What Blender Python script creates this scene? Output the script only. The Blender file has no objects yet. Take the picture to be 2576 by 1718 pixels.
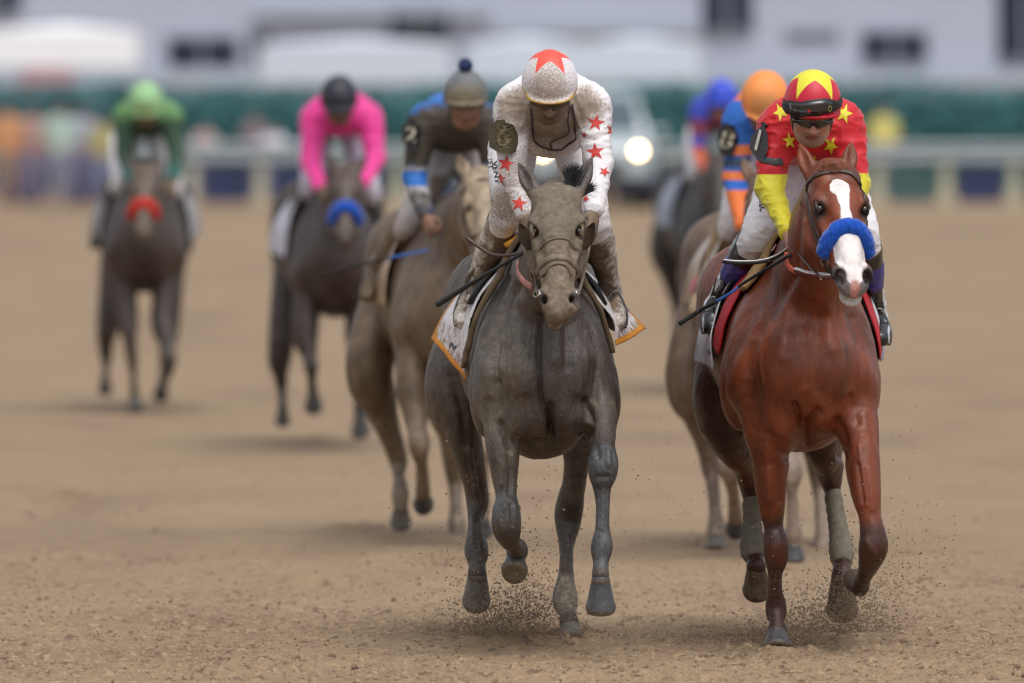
import bpy, bmesh, math, random
import numpy as np
from mathutils import Vector, Matrix
from mathutils.bvhtree import BVHTree
random.seed(7)
RNG = np.random.default_rng(11)
scene = bpy.context.scene
COL = scene.collection

# ------------------------------------------------------------------ camera
CAM_Z, FPX, HOR, CX, CY = 2.34, 28350.0, 138.0, 1288.0, 859.0   # lens in units of the 2576 px wide photograph
PITCH = math.atan((CY - HOR) / FPX)
cam_data = bpy.data.cameras.new("camera")
cam = bpy.data.objects.new("camera", cam_data)
COL.objects.link(cam)
cam.location = (0, 0, CAM_Z)
cam.rotation_euler = (math.pi / 2 - PITCH, 0, 0)
cam_data.sensor_width = 36
cam_data.lens = 36 * FPX / 2576
cam_data.clip_start = 1.0
cam_data.clip_end = 3000
cam_data.dof.use_dof = True
cam_data.dof.focus_distance = 44.2
cam_data.dof.aperture_fstop = 3.0
scene.camera = cam

# ------------------------------------------------------------------ sky, sun, exposure
SUN_EL, SUN_ROT = math.radians(64), math.radians(158)
world = bpy.data.worlds.new("World")
scene.world = world
world.use_nodes = True
wn = world.node_tree.nodes
wl = world.node_tree.links
bg = wn["Background"]
sky = wn.new("ShaderNodeTexSky")
sky.sky_type = 'NISHITA'
sky.sun_disc = False
sky.sun_elevation = SUN_EL
sky.sun_rotation = SUN_ROT
sky.air_density = 0.9
sky.dust_density = 4.0
sky.ozone_density = 1.0
hsv = wn.new("ShaderNodeHueSaturation")       # a rain sky: the same light, nearly grey
hsv.inputs["Saturation"].default_value = 0.30
wl.new(sky.outputs[0], hsv.inputs["Color"])
wl.new(hsv.outputs[0], bg.inputs["Color"])
bg.inputs["Strength"].default_value = 0.15
sun_data = bpy.data.lights.new("sun", 'SUN')
sun_data.energy = 0.8
sun_data.angle = math.radians(45)
sun_data.color = (1.0, 0.97, 0.93)
sun = bpy.data.objects.new("sun", sun_data)
COL.objects.link(sun)
sd = Vector((math.sin(SUN_ROT) * math.cos(SUN_EL), math.cos(SUN_ROT) * math.cos(SUN_EL), math.sin(SUN_EL)))
sun.rotation_euler = sd.to_track_quat('Z', 'Y').to_euler()
sun.location = (0, 40, 30)
scene.view_settings.view_transform = 'Standard'
scene.view_settings.look = 'None'
scene.view_settings.exposure = 0.45
scene.view_settings.gamma = 1
scene.cycles.max_bounces = 6
scene.cycles.use_denoising = True
scene.cycles.filter_width = 1.3
scene.cycles.sample_clamp_indirect = 4

# ------------------------------------------------------------------ helpers
def P(x, y, Y):
    """world point seen at photo pixel (x, y) standing Y metres from the camera"""
    s, c = math.sin(PITCH), math.cos(PITCH)
    r, u = (x - CX) / FPX, (CY - y) / FPX
    d = np.array([r, c + u * s, -s + u * c])
    return np.array([0, 0, CAM_Z]) + d * (Y / d[1])

def PX(p):
    s, c = math.sin(PITCH), math.cos(PITCH)
    q = np.asarray(p, float) - np.array([0, 0, CAM_Z])
    f = q[..., 1] * c - q[..., 2] * s
    u = q[..., 1] * s + q[..., 2] * c
    return np.stack([CX + FPX * q[..., 0] / f, CY - FPX * u / f], -1)

def MP(px, Y):
    return px * Y / FPX

def nz(v):
    v = np.asarray(v, float)
    return v / (np.linalg.norm(v) + 1e-12)

_T = RNG.random((32, 32, 32)).astype(np.float32)
def vnoise(p, sc, seed=0):
    q = np.asarray(p, np.float32) * sc + seed * 7.31 + 100
    i = np.floor(q).astype(np.int32)
    f = (q - i); f = f * f * (3 - 2 * f)
    i0 = i % 32; i1 = (i + 1) % 32
    x0, y0, z0 = i0[..., 0], i0[..., 1], i0[..., 2]
    x1, y1, z1 = i1[..., 0], i1[..., 1], i1[..., 2]
    fx, fy, fz = f[..., 0], f[..., 1], f[..., 2]
    def L(a, b, t): return a + (b - a) * t
    return L(L(L(_T[x0, y0, z0], _T[x1, y0, z0], fx), L(_T[x0, y1, z0], _T[x1, y1, z0], fx), fy),
             L(L(_T[x0, y0, z1], _T[x1, y0, z1], fx), L(_T[x0, y1, z1], _T[x1, y1, z1], fx), fy), fz) * 2 - 1

def catmull(rows, n):
    A = np.asarray(rows, float)
    if len(A) < 3: n = max(n, 1)
    B = np.vstack([2 * A[0] - A[1], A, 2 * A[-1] - A[-2]])
    out = []
    for i in range(1, len(B) - 2):
        p0, p1, p2, p3 = B[i - 1], B[i], B[i + 1], B[i + 2]
        for j in range(n):
            t = j / n
            out.append(.5 * (2 * p1 + (p2 - p0) * t + (2 * p0 - 5 * p1 + 4 * p2 - p3) * t * t + (3 * p1 - p0 - 3 * p2 + p3) * t ** 3))
    out.append(A[-1])
    return np.array(out)

# ------------------------------------------------------------------ implicit modelling
class Seg:
    def __init__(s, a, b, ra, rb, u, c0=None, c1=None):
        s.c0 = min(ra) if c0 is None else c0; s.c1 = min(rb) if c1 is None else c1
        s.a, s.b = np.asarray(a, float), np.asarray(b, float)
        ab = s.b - s.a
        s.L2 = float(ab @ ab) + 1e-12
        t = nz(ab) if s.L2 > 1e-10 else np.array([0, 0, -1.])
        u = np.asarray(u, float); u = u - t * (u @ t)
        if np.linalg.norm(u) < 1e-3: u = np.cross(t, [0.3, 1, 0.2])
        s.t, s.u = t, nz(u); s.w = np.cross(t, s.u)
        s.ra, s.rb = ra, rb
        r = max(ra + rb)
        s.lo = np.minimum(s.a, s.b) - r; s.hi = np.maximum(s.a, s.b) + r
    def sd(s, X, Y, Z):
        vx, vy, vz = X - s.a[0], Y - s.a[1], Z - s.a[2]
        ab = s.b - s.a
        t = np.clip((vx * ab[0] + vy * ab[1] + vz * ab[2]) / s.L2, 0, 1).astype(np.float32)
        ru = s.ra[0] + (s.rb[0] - s.ra[0]) * t
        rw = s.ra[1] + (s.rb[1] - s.ra[1]) * t
        vx = vx - t * ab[0]; vy = vy - t * ab[1]; vz = vz - t * ab[2]
        a = (vx * s.u[0] + vy * s.u[1] + vz * s.u[2]) / ru
        b = (vx * s.w[0] + vy * s.w[1] + vz * s.w[2]) / rw
        rc = np.where(t < .5, np.float32(s.c0), np.float32(s.c1))
        c = (vx * s.t[0] + vy * s.t[1] + vz * s.t[2]) / rc
        k0 = np.sqrt(a * a + b * b + c * c) + 1e-5
        k1 = np.sqrt((a / ru) ** 2 + (b / rw) ** 2 + (c / rc) ** 2) + 1e-5
        return k0 * (k0 - 1) / k1

class Ell:
    def __init__(s, c, r, M=None):
        s.c, s.r = np.asarray(c, float), np.asarray(r, float)
        s.M = np.eye(3) if M is None else np.asarray(M, float)   # rows are the axes
        e = np.sqrt(((s.M * s.r[:, None]) ** 2).sum(0))
        s.lo, s.hi = s.c - e, s.c + e
    def sd(s, X, Y, Z):
        vx, vy, vz = X - s.c[0], Y - s.c[1], Z - s.c[2]
        q = [(vx * m[0] + vy * m[1] + vz * m[2]) / r for m, r in zip(s.M, s.r)]
        k0 = np.sqrt(q[0] ** 2 + q[1] ** 2 + q[2] ** 2) + 1e-5
        k1 = np.sqrt((q[0] / s.r[0]) ** 2 + (q[1] / s.r[1]) ** 2 + (q[2] / s.r[2]) ** 2) + 1e-5
        return k0 * (k0 - 1) / k1

class Chain:
    """rows: (x, y, z, r_side, r_other) along the limb; u: the side direction"""
    def __init__(s, rows, u=(1, 0, 0), n=4):
        R = catmull(rows, n)
        R[:, 3:5] = np.maximum(R[:, 3:5], 0.002)
        s.rows = R
        s.segs = [Seg(R[i, :3], R[i + 1, :3], tuple(R[i, 3:5]), tuple(R[i + 1, 3:5]), u, None if i == 0 else R[i, 3:5].max(), None if i == len(R) - 2 else R[i + 1, 3:5].max()) for i in range(len(R) - 1)]
        s.lo = np.min([g.lo for g in s.segs], 0); s.hi = np.max([g.hi for g in s.segs], 0)
    def sd(s, X, Y, Z):
        d = None
        for g in s.segs:
            e = g.sd(X, Y, Z)
            d = e if d is None else np.minimum(d, e)
        return d

class Field:
    def __init__(s): s.ops = []
    def add(s, p, k=.03): s.ops.append((0, p, k)); return s
    def sub(s, p, k=.01): s.ops.append((1, p, k)); return s
    def cut(s, pt, nrm, k=.004): s.ops.append((2, (np.asarray(pt, float), nz(nrm)), k)); return s   # keep the side against nrm
    def mesh(s, h, inflate=0.0, smooth=2):
        ad = [p for o, p, k in s.ops if o == 0]
        lo = np.min([p.lo for p in ad], 0) - 3 * h - inflate
        hi = np.max([p.hi for p in ad], 0) + 3 * h + inflate
        N = np.ceil((hi - lo) / h).astype(int) + 1
        ax = [(lo[i] + h * np.arange(N[i])).astype(np.float32) for i in range(3)]
        F = np.full(N, 0.25, np.float32)
        def win(p, pad):
            i0 = np.clip(np.floor((p.lo - pad - lo) / h).astype(int), 0, N - 1)
            i1 = np.clip(np.ceil((p.hi + pad - lo) / h).astype(int) + 1, 1, N)
            return i0, i1
        def grid(i0, i1):
            return (ax[0][i0[0]:i1[0], None, None], ax[1][None, i0[1]:i1[1], None], ax[2][None, None, i0[2]:i1[2]])
        for o, p, k in s.ops:
            if o == 2:
                pt, n = p
                d = (ax[0][:, None, None] - pt[0]) * n[0] + (ax[1][None, :, None] - pt[1]) * n[1] + (ax[2][None, None, :] - pt[2]) * n[2]
                F = np.maximum(F, d.astype(np.float32)); continue
            i0, i1 = win(p, k + 3 * h + inflate)
            sl = tuple(slice(a, b) for a, b in zip(i0, i1))
            if isinstance(p, Chain):
                D = np.full(tuple(i1 - i0), 0.25, np.float32)
                for g in p.segs:
                    j0, j1 = win(g, k + 3 * h + inflate)
                    j0 = np.maximum(j0, i0); j1 = np.minimum(j1, i1)
                    if np.any(j1 <= j0): continue
                    q = tuple(slice(a - c, b - c) for a, b, c in zip(j0, j1, i0))
                    D[q] = np.minimum(D[q], g.sd(*grid(j0, j1)))
            else:
                D = p.sd(*grid(i0, i1)).astype(np.float32)
            A = F[sl]
            if o == 0:
                m = np.maximum(k - np.abs(A - D), 0)
                F[sl] = np.minimum(A, D) - m * m / (4 * k)
            else:
                D = -D
                m = np.maximum(k - np.abs(A - D), 0)
                F[sl] = np.maximum(A, D) + m * m / (4 * k)
        F -= inflate
        F[0], F[-1] = 1, 1; F[:, 0], F[:, -1] = 1, 1; F[:, :, 0], F[:, :, -1] = 1, 1
        return surface_nets(F, h, lo, smooth)

def surface_nets(F, h, lo, smooth):
    I = (F < 0)
    S = np.zeros(tuple(np.array(F.shape) - 1), np.uint8)
    off = [(a, b, c) for a in (0, 1) for b in (0, 1) for c in (0, 1)]
    n0, n1, n2 = S.shape
    for a, b, c in off: S += I[a:a + n0, b:b + n1, c:c + n2]
    cells = np.argwhere((S > 0) & (S < 8))
    val = {o: F[cells[:, 0] + o[0], cells[:, 1] + o[1], cells[:, 2] + o[2]] for o in off}
    acc = np.zeros((len(cells), 3)); cnt = np.zeros(len(cells))
    for o in off:
        for d in range(3):
            if o[d]: continue
            p = list(o); p[d] = 1; p = tuple(p)
            f0, f1 = val[o], val[p]
            m = (f0 < 0) != (f1 < 0)
            t = np.where(m, f0 / np.where(m, f0 - f1, 1), 0)
            q = np.tile(np.array(o, float), (len(cells), 1)); q[:, d] = t
            acc[m] += q[m]; cnt[m] += 1
    V = lo + h * (cells + acc / cnt[:, None])
    idm = np.full(S.shape, -1, np.int32)
    idm[cells[:, 0], cells[:, 1], cells[:, 2]] = np.arange(len(cells))
    quads = []
    for d in range(3):
        e, f = (d + 1) % 3, (d + 2) % 3
        s0 = [slice(None)] * 3; s1 = [slice(None)] * 3
        s0[d] = slice(0, -1); s1[d] = slice(1, None)
        ed = np.argwhere(I[tuple(s0)] != I[tuple(s1)])
        fl = I[ed[:, 0], ed[:, 1], ed[:, 2]]
        c = []
        for (p, q) in ((1, 1), (0, 1), (0, 0), (1, 0)):
            g = ed.copy(); g[:, e] -= p; g[:, f] -= q
            c.append(idm[g[:, 0], g[:, 1], g[:, 2]])
        Q = np.stack(c, 1)
        Q[~fl] = Q[~fl][:, ::-1]
        quads.append(Q)
    Q = np.vstack(quads)
    for _ in range(smooth): V = lap(V, Q, .5)
    return V, Q

def lap(V, Q, lam):
    a = Q.ravel(); b = np.roll(Q, -1, 1).ravel()
    i = np.concatenate([a, b]); j = np.concatenate([b, a])
    n = np.bincount(i, minlength=len(V)).clip(1)
    M = np.stack([np.bincount(i, V[j, k], len(V)) for k in range(3)], 1) / n[:, None]
    return V + lam * (M - V)

def normals(V, Q):
    a, b, c, d = (V[Q[:, i]] for i in range(4))
    n = np.cross(c - a, d - b)
    N = np.stack([np.bincount(Q.ravel(), np.repeat(n[:, k], 4), len(V)) for k in range(3)], 1)
    return N / (np.linalg.norm(N, axis=1, keepdims=True) + 1e-12)

def sdv(p, V):
    return p.sd(V[:, 0], V[:, 1], V[:, 2])

def polysd(pt, poly):
    """signed distance to a 2-D polygon, positive inside"""
    pt = np.asarray(pt, float); poly = np.asarray(poly, float)
    d = np.full(len(pt), 1e9); ins = np.zeros(len(pt), bool)
    for i in range(len(poly)):
        a, b = poly[i - 1], poly[i]
        e = b - a; w = pt - a
        t = np.clip((w @ e) / (e @ e + 1e-12), 0, 1)
        d = np.minimum(d, np.linalg.norm(w - t[:, None] * e, axis=1))
        c = ((a[1] > pt[:, 1]) != (b[1] > pt[:, 1])) & (pt[:, 0] < (b[0] - a[0]) * (pt[:, 1] - a[1]) / (b[1] - a[1] + 1e-12) + a[0])
        ins ^= c
    return np.where(ins, d, -d)

def sculpt(V, N, strokes, Y, front=.25):
    """raise or press the surface along lines traced in photo pixels: (points, width px, height m)"""
    p = PX(V); d = np.zeros(len(V)); fm = np.clip((front - N[:, 1]) / .3, 0, 1)
    for pts, w, hgt in strokes:
        q = catmull(pts, 6) if len(pts) > 2 else np.asarray(pts, float)
        best = np.full(len(V), 1e9)
        lo, hi = q.min(0) - 3 * w, q.max(0) + 3 * w
        m = np.all((p > lo) & (p < hi), 1)
        if len(q) == 1: best[m] = np.linalg.norm(p[m] - q[0], axis=1)
        for i in range(len(q) - 1):
            a, e = q[i], q[i + 1] - q[i]
            t = np.clip(((p[m] - a) @ e) / (e @ e + 1e-9), 0, 1)
            best[m] = np.minimum(best[m], np.linalg.norm(p[m] - a - t[:, None] * e, axis=1))
        d += hgt * np.exp(-(best / w) ** 2)
    return V + N * (d * fm)[:, None]

# ------------------------------------------------------------------ objects
def put(name, V, faces, mat, parent=None, smooth=True, attrs=None):
    me = bpy.data.meshes.new(name)
    V = np.asarray(V, np.float32)
    if parent is not None:
        V = V - np.array(wloc(parent), np.float32)
    if isinstance(faces, np.ndarray):
        me.vertices.add(len(V)); me.vertices.foreach_set("co", V.ravel())
        k = faces.shape[1]
        me.loops.add(faces.size); me.loops.foreach_set("vertex_index", faces.ravel().astype(np.int32))
        me.polygons.add(len(faces))
        me.polygons.foreach_set("loop_start", np.arange(0, faces.size, k, dtype=np.int32))
        me.update(calc_edges=True)
    else:
        me.from_pydata(V.tolist(), [], [list(map(int, f)) for f in faces]); me.update()
    me.polygons.foreach_set("use_smooth", np.full(len(me.polygons), smooth))
    for k, v in (attrs or {}).items():
        at = me.attributes.new(k, 'FLOAT', 'POINT'); at.data.foreach_set("value", np.asarray(v, np.float32))
    if mat: me.materials.append(mat)
    o = bpy.data.objects.new(name, me); COL.objects.link(o)
    if parent is not None: o.parent = parent
    return o

def wloc(o):
    l = Vector(o.location)
    while o.parent is not None:
        o = o.parent; l = l + Vector(o.location)
    return l

def tag(o, label=None, cat=None, group=None, kind=None):
    if label: o['label'] = label
    if cat: o['category'] = cat
    if group: o['group'] = group
    if kind: o['kind'] = kind
    return o

def empty(name, loc, label, cat, group=None):
    o = bpy.data.objects.new(name, None); COL.objects.link(o)
    o.location = tuple(float(c) for c in loc); o.empty_display_size = .2
    return tag(o, label, cat, group)

class MB:
    """collects simple shapes into one mesh"""
    def __init__(s): s.v, s.f = [], []
    def quads(s, V, F):
        n = len(s.v); s.v += [tuple(map(float, p)) for p in V]; s.f += [[i + n for i in f] for f in F]
    def box(s, c, d, M=None, bev=0):
        x, y, z = (q / 2 for q in d)
        V = np.array([(-x, -y, -z), (x, -y, -z), (x, y, -z), (-x, y, -z), (-x, -y, z), (x, -y, z), (x, y, z), (-x, y, z)])
        if M is not None: V = V @ np.asarray(M)
        s.quads(V + np.asarray(c), [(0, 3, 2, 1), (4, 5, 6, 7), (0, 1, 5, 4), (1, 2, 6, 5), (2, 3, 7, 6), (3, 0, 4, 7)])
    def tube(s, pts, r, n=8, flat=1.0, nrm=None, caps=True):
        pts = np.asarray(pts, float); m = len(pts)
        r = np.full(m, r) if np.isscalar(r) else np.asarray(r)
        T = np.gradient(pts, axis=0); T /= np.linalg.norm(T, axis=1, keepdims=True) + 1e-12
        V = []; N = np.array([0.13, -1, 0.21])
        for i in range(m):
            if nrm is not None: N = nrm[i]
            N = nz(N - T[i] * (N @ T[i])); B = np.cross(T[i], N)
            for k in range(n):
                a = 2 * math.pi * k / n
                V.append(pts[i] + r[i] * (math.cos(a) * B + math.sin(a) * N * flat))
        F = [(i * n + k, i * n + (k + 1) % n, (i + 1) * n + (k + 1) % n, (i + 1) * n + k) for i in range(m - 1) for k in range(n)]
        if caps: F += [tuple(range(n))[::-1], tuple((m - 1) * n + k for k in range(n))]
        s.quads(V, F)
    def rings(s, R, close=True, caps=True):
        m, n = len(R), len(R[0])
        V = [p for r in R for p in r]
        kk = range(n) if close else range(n - 1)
        F = [(i * n + k, i * n + (k + 1) % n, (i + 1) * n + (k + 1) % n, (i + 1) * n + k) for i in range(m - 1) for k in kk]
        if caps and close: F += [tuple(range(n))[::-1], tuple((m - 1) * n + k for k in range(n))]
        s.quads(V, F)
    def ball(s, c, r, M=None, n=14):
        r = np.full(3, r) if np.isscalar(r) else np.asarray(r)
        M = np.eye(3) if M is None else np.asarray(M)
        R = []
        for i in range(n + 1):
            th = math.pi * min(max(i / n, .002), .998)
            R.append([np.asarray(c) + (np.array([math.sin(th) * math.cos(a), math.sin(th) * math.sin(a), math.cos(th)]) * r) @ M
                      for a in np.linspace(0, 2 * math.pi, 2 * n, endpoint=False)])
        s.rings(R)
    def build(s, name, mat, parent=None, smooth=True, attrs=None):
        o = put(name, s.v, s.f, mat, parent, smooth, attrs)
        bm = bmesh.new(); bm.from_mesh(o.data); bmesh.ops.recalc_face_normals(bm, faces=bm.faces); bm.to_mesh(o.data); bm.free()
        return o

# ------------------------------------------------------------------ materials
def material(name, col, rough=.6, spec=.4, layers=(), var=.15, vs=6.0, bump=.0, bs=200., metal=0., sheen=0., emit=0., streak=1.0, coat=0., bd=.004, mott=0., speck=None):
    """layers: (attribute, colour, edge, noise_scale, noise_amp[, roughness])"""
    m = bpy.data.materials.new(name); m.use_nodes = True
    nt = m.node_tree; N, L = nt.nodes, nt.links
    b = N["Principled BSDF"]
    tc = N.new("ShaderNodeTexCoord")
    def noise(sc, det=4., rough_=.6, mp=None):
        n = N.new("ShaderNodeTexNoise"); n.inputs["Scale"].default_value = sc; n.inputs["Detail"].default_value = det
        n.inputs["Roughness"].default_value = rough_
        L.new(mp or tc.outputs["Object"], n.inputs["Vector"]); return n.outputs["Fac"]
    def mix(f, a, c, bt='MIX'):
        x = N.new("ShaderNodeMix"); x.data_type = 'RGBA'; x.blend_type = bt
        L.new(f, x.inputs[0]) if not isinstance(f, float) else setattr(x.inputs[0], 'default_value', f)
        for s_, v in ((x.inputs[6], a), (x.inputs[7], c)):
            if isinstance(v, (tuple, list)): s_.default_value = (*v[:3], 1)
            else: L.new(v, s_)
        return x.outputs[2]
    def mathn(op, a, c, c2=None):
        x = N.new("ShaderNodeMath"); x.operation = op
        for i, v in enumerate((a, c, c2)):
            if v is None: continue
            if isinstance(v, (int, float)): x.inputs[i].default_value = v
            else: L.new(v, x.inputs[i])
        return x.outputs[0]
    mp = None
    if streak != 1.0:
        q = N.new("ShaderNodeMapping"); q.inputs["Scale"].default_value = (1, 1, streak); L.new(tc.outputs["Object"], q.inputs[0]); mp = q.outputs[0]
    out = None
    if var > 0:
        f = noise(vs, 6., .65, mp)
        rr = N.new("ShaderNodeMapRange"); rr.inputs[1].default_value = .28; rr.inputs[2].default_value = .72
        rr.inputs[3].default_value = 1 - var; rr.inputs[4].default_value = 1 + var
        L.new(f, rr.inputs[0])
        vm = N.new("ShaderNodeVectorMath"); vm.operation = 'SCALE'; vm.inputs[0].default_value = col[:3]; L.new(rr.outputs[0], vm.inputs["Scale"])
        out = vm.outputs[0]
    else: out = tuple(col)
    rg = rough
    for ly in layers:
        at, c, e, ns, na = ly[:5]
        a = N.new("ShaderNodeAttribute"); a.attribute_name = at
        v = a.outputs["Fac"]
        if na: v = mathn('MULTIPLY_ADD', mathn('SUBTRACT', noise(ns, 5., .7), .5), na * 2, v)
        r = N.new("ShaderNodeMapRange"); r.interpolation_type = 'SMOOTHSTEP'
        r.inputs[1].default_value = -e; r.inputs[2].default_value = e; L.new(v, r.inputs[0])
        fac = r.outputs[0]
        if len(ly) > 6: fac = mathn('MULTIPLY', fac, ly[6])
        cc = c
        if var > 0:
            f2 = noise(ns * 1.7 + 9, 4., .6)
            r2 = N.new("ShaderNodeMapRange"); r2.inputs[1].default_value = .3; r2.inputs[2].default_value = .7
            v2 = ly[7] if len(ly) > 7 else var; r2.inputs[3].default_value = 1 - v2; r2.inputs[4].default_value = 1 + v2; L.new(f2, r2.inputs[0])
            vm = N.new("ShaderNodeVectorMath"); vm.operation = 'SCALE'; vm.inputs[0].default_value = c[:3]; L.new(r2.outputs[0], vm.inputs["Scale"])
            cc = vm.outputs[0]
        out = mix(fac, out, cc)
        if len(ly) > 5:
            x = N.new("ShaderNodeMix"); x.data_type = 'FLOAT'; L.new(fac, x.inputs[0])
            if isinstance(rg, float): x.inputs[2].default_value = rg
            else: L.new(rg, x.inputs[2])
            x.inputs[3].default_value = ly[5]; rg = x.outputs[0]
    if mott:      # broken patches of wet and dry
        f = noise(vs * 3.1, 8., .72, mp)
        rr = N.new("ShaderNodeMapRange"); rr.inputs[1].default_value = .35; rr.inputs[2].default_value = .65
        rr.inputs[3].default_value = 1 - mott; rr.inputs[4].default_value = 1 + mott; L.new(f, rr.inputs[0])
        vm = N.new("ShaderNodeVectorMath"); vm.operation = 'SCALE'; L.new(rr.outputs[0], vm.inputs["Scale"])
        L.new(out, vm.inputs[0]); out = vm.outputs[0]
        f2 = noise(vs * 5.3, 6., .7); r3 = N.new("ShaderNodeMapRange"); r3.inputs[1].default_value = .3; r3.inputs[2].default_value = .7; r3.inputs[3].default_value = -.14; r3.inputs[4].default_value = .16; L.new(f2, r3.inputs[0])
        ad = N.new("ShaderNodeMath"); ad.use_clamp = True
        if isinstance(rg, float): ad.inputs[0].default_value = rg
        else: L.new(rg, ad.inputs[0])
        L.new(r3.outputs[0], ad.inputs[1]); rg = ad.outputs[0]
    if speck:    # fine spatter: (colour, scale, amount)
        f = noise(speck[1], 2., .8); rr = N.new("ShaderNodeMapRange"); rr.inputs[1].default_value = 1 - speck[2]; rr.inputs[2].default_value = 1.06 - speck[2]; L.new(f, rr.inputs[0])
        pt = noise(7., 3., .6); r5 = N.new("ShaderNodeMapRange"); r5.inputs[1].default_value = .40; r5.inputs[2].default_value = .62; L.new(pt, r5.inputs[0])
        out = mix(mathn('MULTIPLY', rr.outputs[0], r5.outputs[0]), out, speck[0])
    if isinstance(out, tuple): b.inputs["Base Color"].default_value = (*out[:3], 1)
    else: L.new(out, b.inputs["Base Color"])
    if isinstance(rg, float): b.inputs["Roughness"].default_value = rg
    else: L.new(rg, b.inputs["Roughness"])
    b.inputs["Specular IOR Level"].default_value = spec
    b.inputs["Metallic"].default_value = metal
    if sheen: b.inputs["Sheen Weight"].default_value = sheen; b.inputs["Sheen Roughness"].default_value = .4
    if coat: b.inputs["Coat Weight"].default_value = coat; b.inputs["Coat Roughness"].default_value = .25
    if emit:
        b.inputs["Emission Color"].default_value = (*col[:3], 1); b.inputs["Emission Strength"].default_value = emit
    if bump:
        bp = N.new("ShaderNodeBump"); bp.inputs["Strength"].default_value = min(bump, 1.); bp.inputs["Distance"].default_value = bd
        L.new(noise(bs, 3., .6, mp), bp.inputs["Height"]); L.new(bp.outputs[0], b.inputs["Normal"])
    return m

def bvh(o):
    me = o.data; off = wloc(o)
    return BVHTree.FromPolygons([Vector(v.co) + off for v in me.vertices], [tuple(p.vertices) for p in me.polygons])

def cast(tree, x, y, far=0.):
    """the point of a surface seen from the photograph's place at (x, y)"""
    o = Vector((0, 0, CAM_Z)); p = Vector(P(x, y, 44.))
    d = (p - o).normalized()
    h, n, i, t = tree.ray_cast(o, d)
    if h is None:
        best = 1e9
        for k in range(60):
            q = tree.find_nearest(o + d * (43.0 + k * .06 + far))
            if q[0] is not None and q[3] < best: best = q[3]; h, n = q[0], q[1]
    if n.dot(d) > 0: n = -n
    return np.array(h), np.array(n)

def patch(name, poly, tree, mat, parent, off=.002, thick=0., sub=2, smooth=True, far=0.):
    """a printed or sewn shape lying on a surface: polygon in photo pixels laid on the tree's surface"""
    bm = bmesh.new()
    vs = [bm.verts.new((x, y, 0)) for x, y in poly]
    bm.faces.new(vs)
    bmesh.ops.triangulate(bm, faces=bm.faces)
    for _ in range(sub): bmesh.ops.subdivide_edges(bm, edges=bm.edges, cuts=1, use_grid_fill=True)
    bmesh.ops.triangulate(bm, faces=bm.faces)
    bm.verts.index_update()
    b = {v.index for e in bm.edges if e.is_boundary for v in e.verts}
    be = [(e.verts[0].index, e.verts[1].index) for e in bm.edges if e.is_boundary]
    xy = [(v.co.x, v.co.y) for v in bm.verts]
    F = [[v.index for v in f.verts] for f in bm.faces]
    bm.free()
    H = [cast(tree, x, y, far) for x, y in xy]
    V = [h + n * (off + thick) for h, n in H]
    if thick:
        k = len(V); V += [h + n * (off * .3 - .002) for h, n in H]
        F += [[a, c, c + k, a + k] for a, c in be]
    m = MB(); m.quads(V, F)
    return m.build(name, mat, parent, smooth)

def strap(name, pts, tree, mat, parent, w=.016, th=.004, n=6, lift=.0, far=0.):
    """a strap or cord lying on a surface, traced through photo pixels"""
    R = catmull(np.asarray(pts, float), n)
    H = [cast(tree, x, y, far) for x, y in R]
    pos = np.array([h for h, _ in H]); N = np.array([q for _, q in H])
    for _ in range(2):
        pos[1:-1] = (pos[:-2] + pos[1:-1] * 2 + pos[2:]) / 4; N[1:-1] = N[:-2] + N[1:-1] * 2 + N[2:]
    N /= np.linalg.norm(N, axis=1, keepdims=True)
    m = MB(); m.tube(pos + N * (th * .6 + lift), w / 2, n=10, flat=2 * th / w, nrm=N)
    return m.build(name, mat, parent)

def plate(name, poly, yfun, mat, parent, thick=.012):
    """a stiff curved plate: photo outline, its own depth at every corner"""
    bm = bmesh.new(); bm.faces.new([bm.verts.new((x, y, 0)) for x, y in poly]); bmesh.ops.triangulate(bm, faces=bm.faces)
    for _ in range(2): bmesh.ops.subdivide_edges(bm, edges=bm.edges, cuts=1, use_grid_fill=True)
    bmesh.ops.triangulate(bm, faces=bm.faces); bm.verts.index_update()
    be = [(e.verts[0].index, e.verts[1].index) for e in bm.edges if e.is_boundary]
    V = [P(v.co.x, v.co.y, yfun(v.co.x, v.co.y)) for v in bm.verts]; F = [[v.index for v in f.verts] for f in bm.faces]; bm.free()
    k = len(V); V = V + [v + np.array([0, thick, 0]) for v in V]
    m = MB(); m.quads(V, F + [[i + k for i in f[::-1]] for f in F] + [[a, c, c + k, a + k] for a, c in be])
    return m.build(name, mat, parent, False)

def star(cx, cy, r, rot=0., sx=1., sy=1., inner=.4):
    return [(cx + sx * (r if i % 2 == 0 else r * inner) * math.sin(rot + i * math.pi / 5),
             cy - sy * (r if i % 2 == 0 else r * inner) * math.cos(rot + i * math.pi / 5)) for i in range(10)]

def glyphs(txt):
    c = bpy.data.curves.new("lettering", 'FONT'); c.body = txt; c.align_x = 'CENTER'; c.align_y = 'CENTER'; c.size = 1; c.offset = .02
    o = bpy.data.objects.new("lettering", c); COL.objects.link(o)
    me = bpy.data.meshes.new_from_object(o.evaluated_get(bpy.context.evaluated_depsgraph_get()))
    V = [tuple(v.co) for v in me.vertices]; F = [list(p.vertices) for p in me.polygons]
    bpy.data.objects.remove(o); bpy.data.curves.remove(c); bpy.data.meshes.remove(me)
    return V, F

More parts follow.
